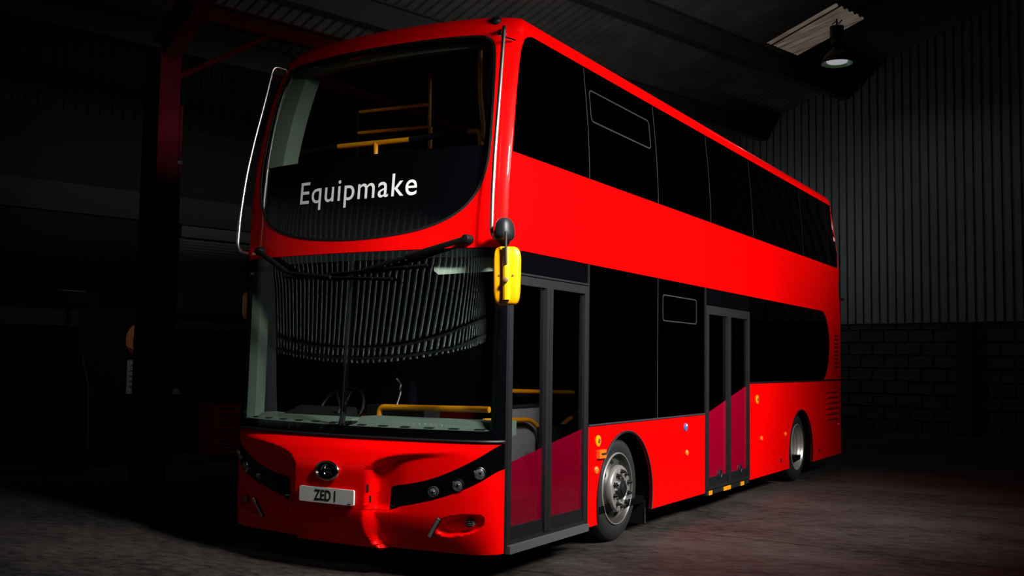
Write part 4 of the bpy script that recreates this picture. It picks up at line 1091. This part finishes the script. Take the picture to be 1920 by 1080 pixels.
for u in (-.17, .17):
    for v in (-.18, .18):
        mb = MB(); mb.lathe([(.001, -.02), (.05, -.018), (.05, .018), (.001, .02)], AX * u + BX * v + Vector((0, 0, .05)), AX, 14); mb.build('castor', 'black_satin', tc)
vc = tag(empty('bench_vice', hall(-8.75, 2.95, .93)), 'small metal vice standing on the dark workbench', 'vice')
mb = MB(); mb.obox((0, 0, .02), BX * .09, AX * .07, (0, 0, .02)); mb.build('vice_base', 'foil', vc, 0)
mb = MB(); mb.obox((0, 0, .09), BX * .10, AX * .045, (0, 0, .05)); mb.obox(BX * .14 + Vector((0, 0, .11)), BX * .02, AX * .05, (0, 0, .04)); mb.build('vice_jaws', 'foil', vc, 0)
mb = MB(); mb.tube([BX * .20 + AX * -.09 + Vector((0, 0, .07)), BX * .20 + AX * .09 + Vector((0, 0, .07))], .008, 6); mb.build('vice_handle', 'foil', vc)
bx = tag(empty('parts_box', hall(-8.05, 3.42, .862)), 'dark box of parts on top of the red tool chest', 'box')
mb = MB(); mb.obox((0, 0, .07), BX * .16, AX * .17, (0, 0, .07)); mb.build('box_body', 'bench', bx, 0)
mb = MB(); mb.obox((0, 0, .148), BX * .165, AX * .175, (0, 0, .008)); mb.build('box_lid', 'lintel', bx, 0)
jk = tag(empty('floor_jack', hall(-7.7, 2.75, 0)), 'low floor jack lying before the workbench', 'jack')
mb = MB(); mb.obox((0, 0, .10), AX * .30, BX * .09, (0, 0, .035)); mb.build('jack_frame', 'beam_dark', jk, 0)
mb = MB(); mb.tube([AX * -.28 + Vector((0, 0, .13)), AX * .30 + Vector((0, 0, .20))], .016, 8); mb.build('jack_handle', 'rim_steel', jk)
for u in (-.22, .22):
    for v in (-.10, .10):
        mb = MB(); mb.lathe([(.001, -.02), (.06, -.018), (.06, .018), (.001, .02)], AX * u + BX * v + Vector((0, 0, .06)), BX, 14); mb.build('wheel', 'rim_steel', jk)

# round sign and paper notice on a board beside the column
bd_ = tag(empty('notice_board', hall(-8.0, 1.75, 0)), 'dark standing board behind the red column', 'board')
mb = MB(); mb.obox((0, 0, 1.25), BX * .02, AX * .55, (0, 0, 1.0)); mb.build('board', 'bench', bd_, 0)
for u in (-.5, .5):
    mb = MB(); mb.obox(AX * u + Vector((0, 0, 1.12)) - BX * .04, BX * .02, AX * .03, (0, 0, 1.12)); mb.build('post', 'beam_dark', bd_, 0)
    mb = MB(); mb.obox(AX * u + Vector((0, 0, .02)) - BX * .02, BX * .25, AX * .03, (0, 0, .02)); mb.build('foot', 'beam_dark', bd_, 0)
sg = tag(empty('round_sign', hall(-7.972, 2.13, 1.80)), 'orange and dark red round sign half hidden behind the red column', 'sign')
def sector(name, r, a0, a1, mt, x, par):
    pts = [Vector((0, 0, 0))] if a1 - a0 < 359 else []
    n = 28
    pts += [AX * (r * math.cos(math.radians(a0 + (a1 - a0) * i / n))) + Vector((0, 0, r * math.sin(math.radians(a0 + (a1 - a0) * i / n)))) for i in range(n + 1)]
    k = len(pts); V = [p + BX * x for p in pts] + [p + BX * (x - .006) for p in pts]
    mesh(name, V, [tuple(range(k)), tuple(reversed(range(k, 2 * k)))] + [(i, i + k, (i + 1) % k + k, (i + 1) % k) for i in range(k)], mt, par)
sector('sign_disc', .27, 0, 359.9, 'sign_red', .006, sg)
cr = [(.27 * math.cos(t), .27 * math.sin(t)) for t in [math.radians(90 + 110 * i / 20) for i in range(21)]]
cr2 = [(.10 + .27 * math.cos(t), -.03 + .27 * math.sin(t)) for t in [math.radians(205 - 95 * i / 20) for i in range(21)]]
k = len(cr) + len(cr2)
V = [AX * x + Vector((0, 0, z)) + BX * .014 for x, z in cr + cr2]
bmq = bmesh.new(); vsq = [bmq.verts.new(v) for v in V]
for i in range(k): bmq.edges.new((vsq[i], vsq[(i + 1) % k]))
bmesh.ops.triangle_fill(bmq, use_beauty=True, edges=bmq.edges[:]); meq = bpy.data.meshes.new('sign_crescent'); bmq.to_mesh(meq); bmq.free(); link('sign_crescent', meq, 'sign_orange', sg)
nt_ = tag(empty('paper_notice', hall(-7.972, 2.06, 1.27)), 'pale paper notice pinned under the round sign', 'notice')
mb = MB(); mb.obox((0, 0, 0), BX * .003, AX * .16, (0, 0, .24)); mb.build('sheet', 'paper', nt_, 0)
for i in range(5):
    mb = MB(); mb.obox(Vector((0, 0, .16 - i * .075)) + BX * .004, BX * .001, AX * .12, (0, 0, .008)); mb.build('printed_line', 'lintel', nt_, 0)
# equipment stand further left, only its bright edges show
eq = tag(empty('equipment_stand', hall(-7.45, .85, 0)), 'dark equipment stand with a metal head at far left', 'stand')
mb = MB(); mb.obox((0, 0, .55), BX * .2, AX * .25, (0, 0, .55)); mb.build('cabinet', 'bench', eq, 0)
mb = MB(); mb.tube([(0, 0, 1.1), (0, 0, 2.25)], .03, 10); mb.build('pole', 'bench', eq)
mb = MB(); mb.obox(Vector((0, 0, 2.33)) + AX * .1, BX * .10, AX * .22, (0, 0, .08)); mb.build('head', 'bench', eq, 0)
mb = MB(); mb.obox(Vector((0, 0, 2.42)) + AX * .02, BX * .10, AX * .16, (0, 0, .008)); mb.build('head_plate', 'foil', eq, 0)
mb = MB(); mb.tube([AX * .12 + BX * .22 + Vector((0, 0, 1.55)), AX * .22 + BX * .22 + Vector((0, 0, 1.15)), AX * .24 + BX * .22 + Vector((0, 0, .35))], .008, 6); mb.build('hose', 'foil', eq)
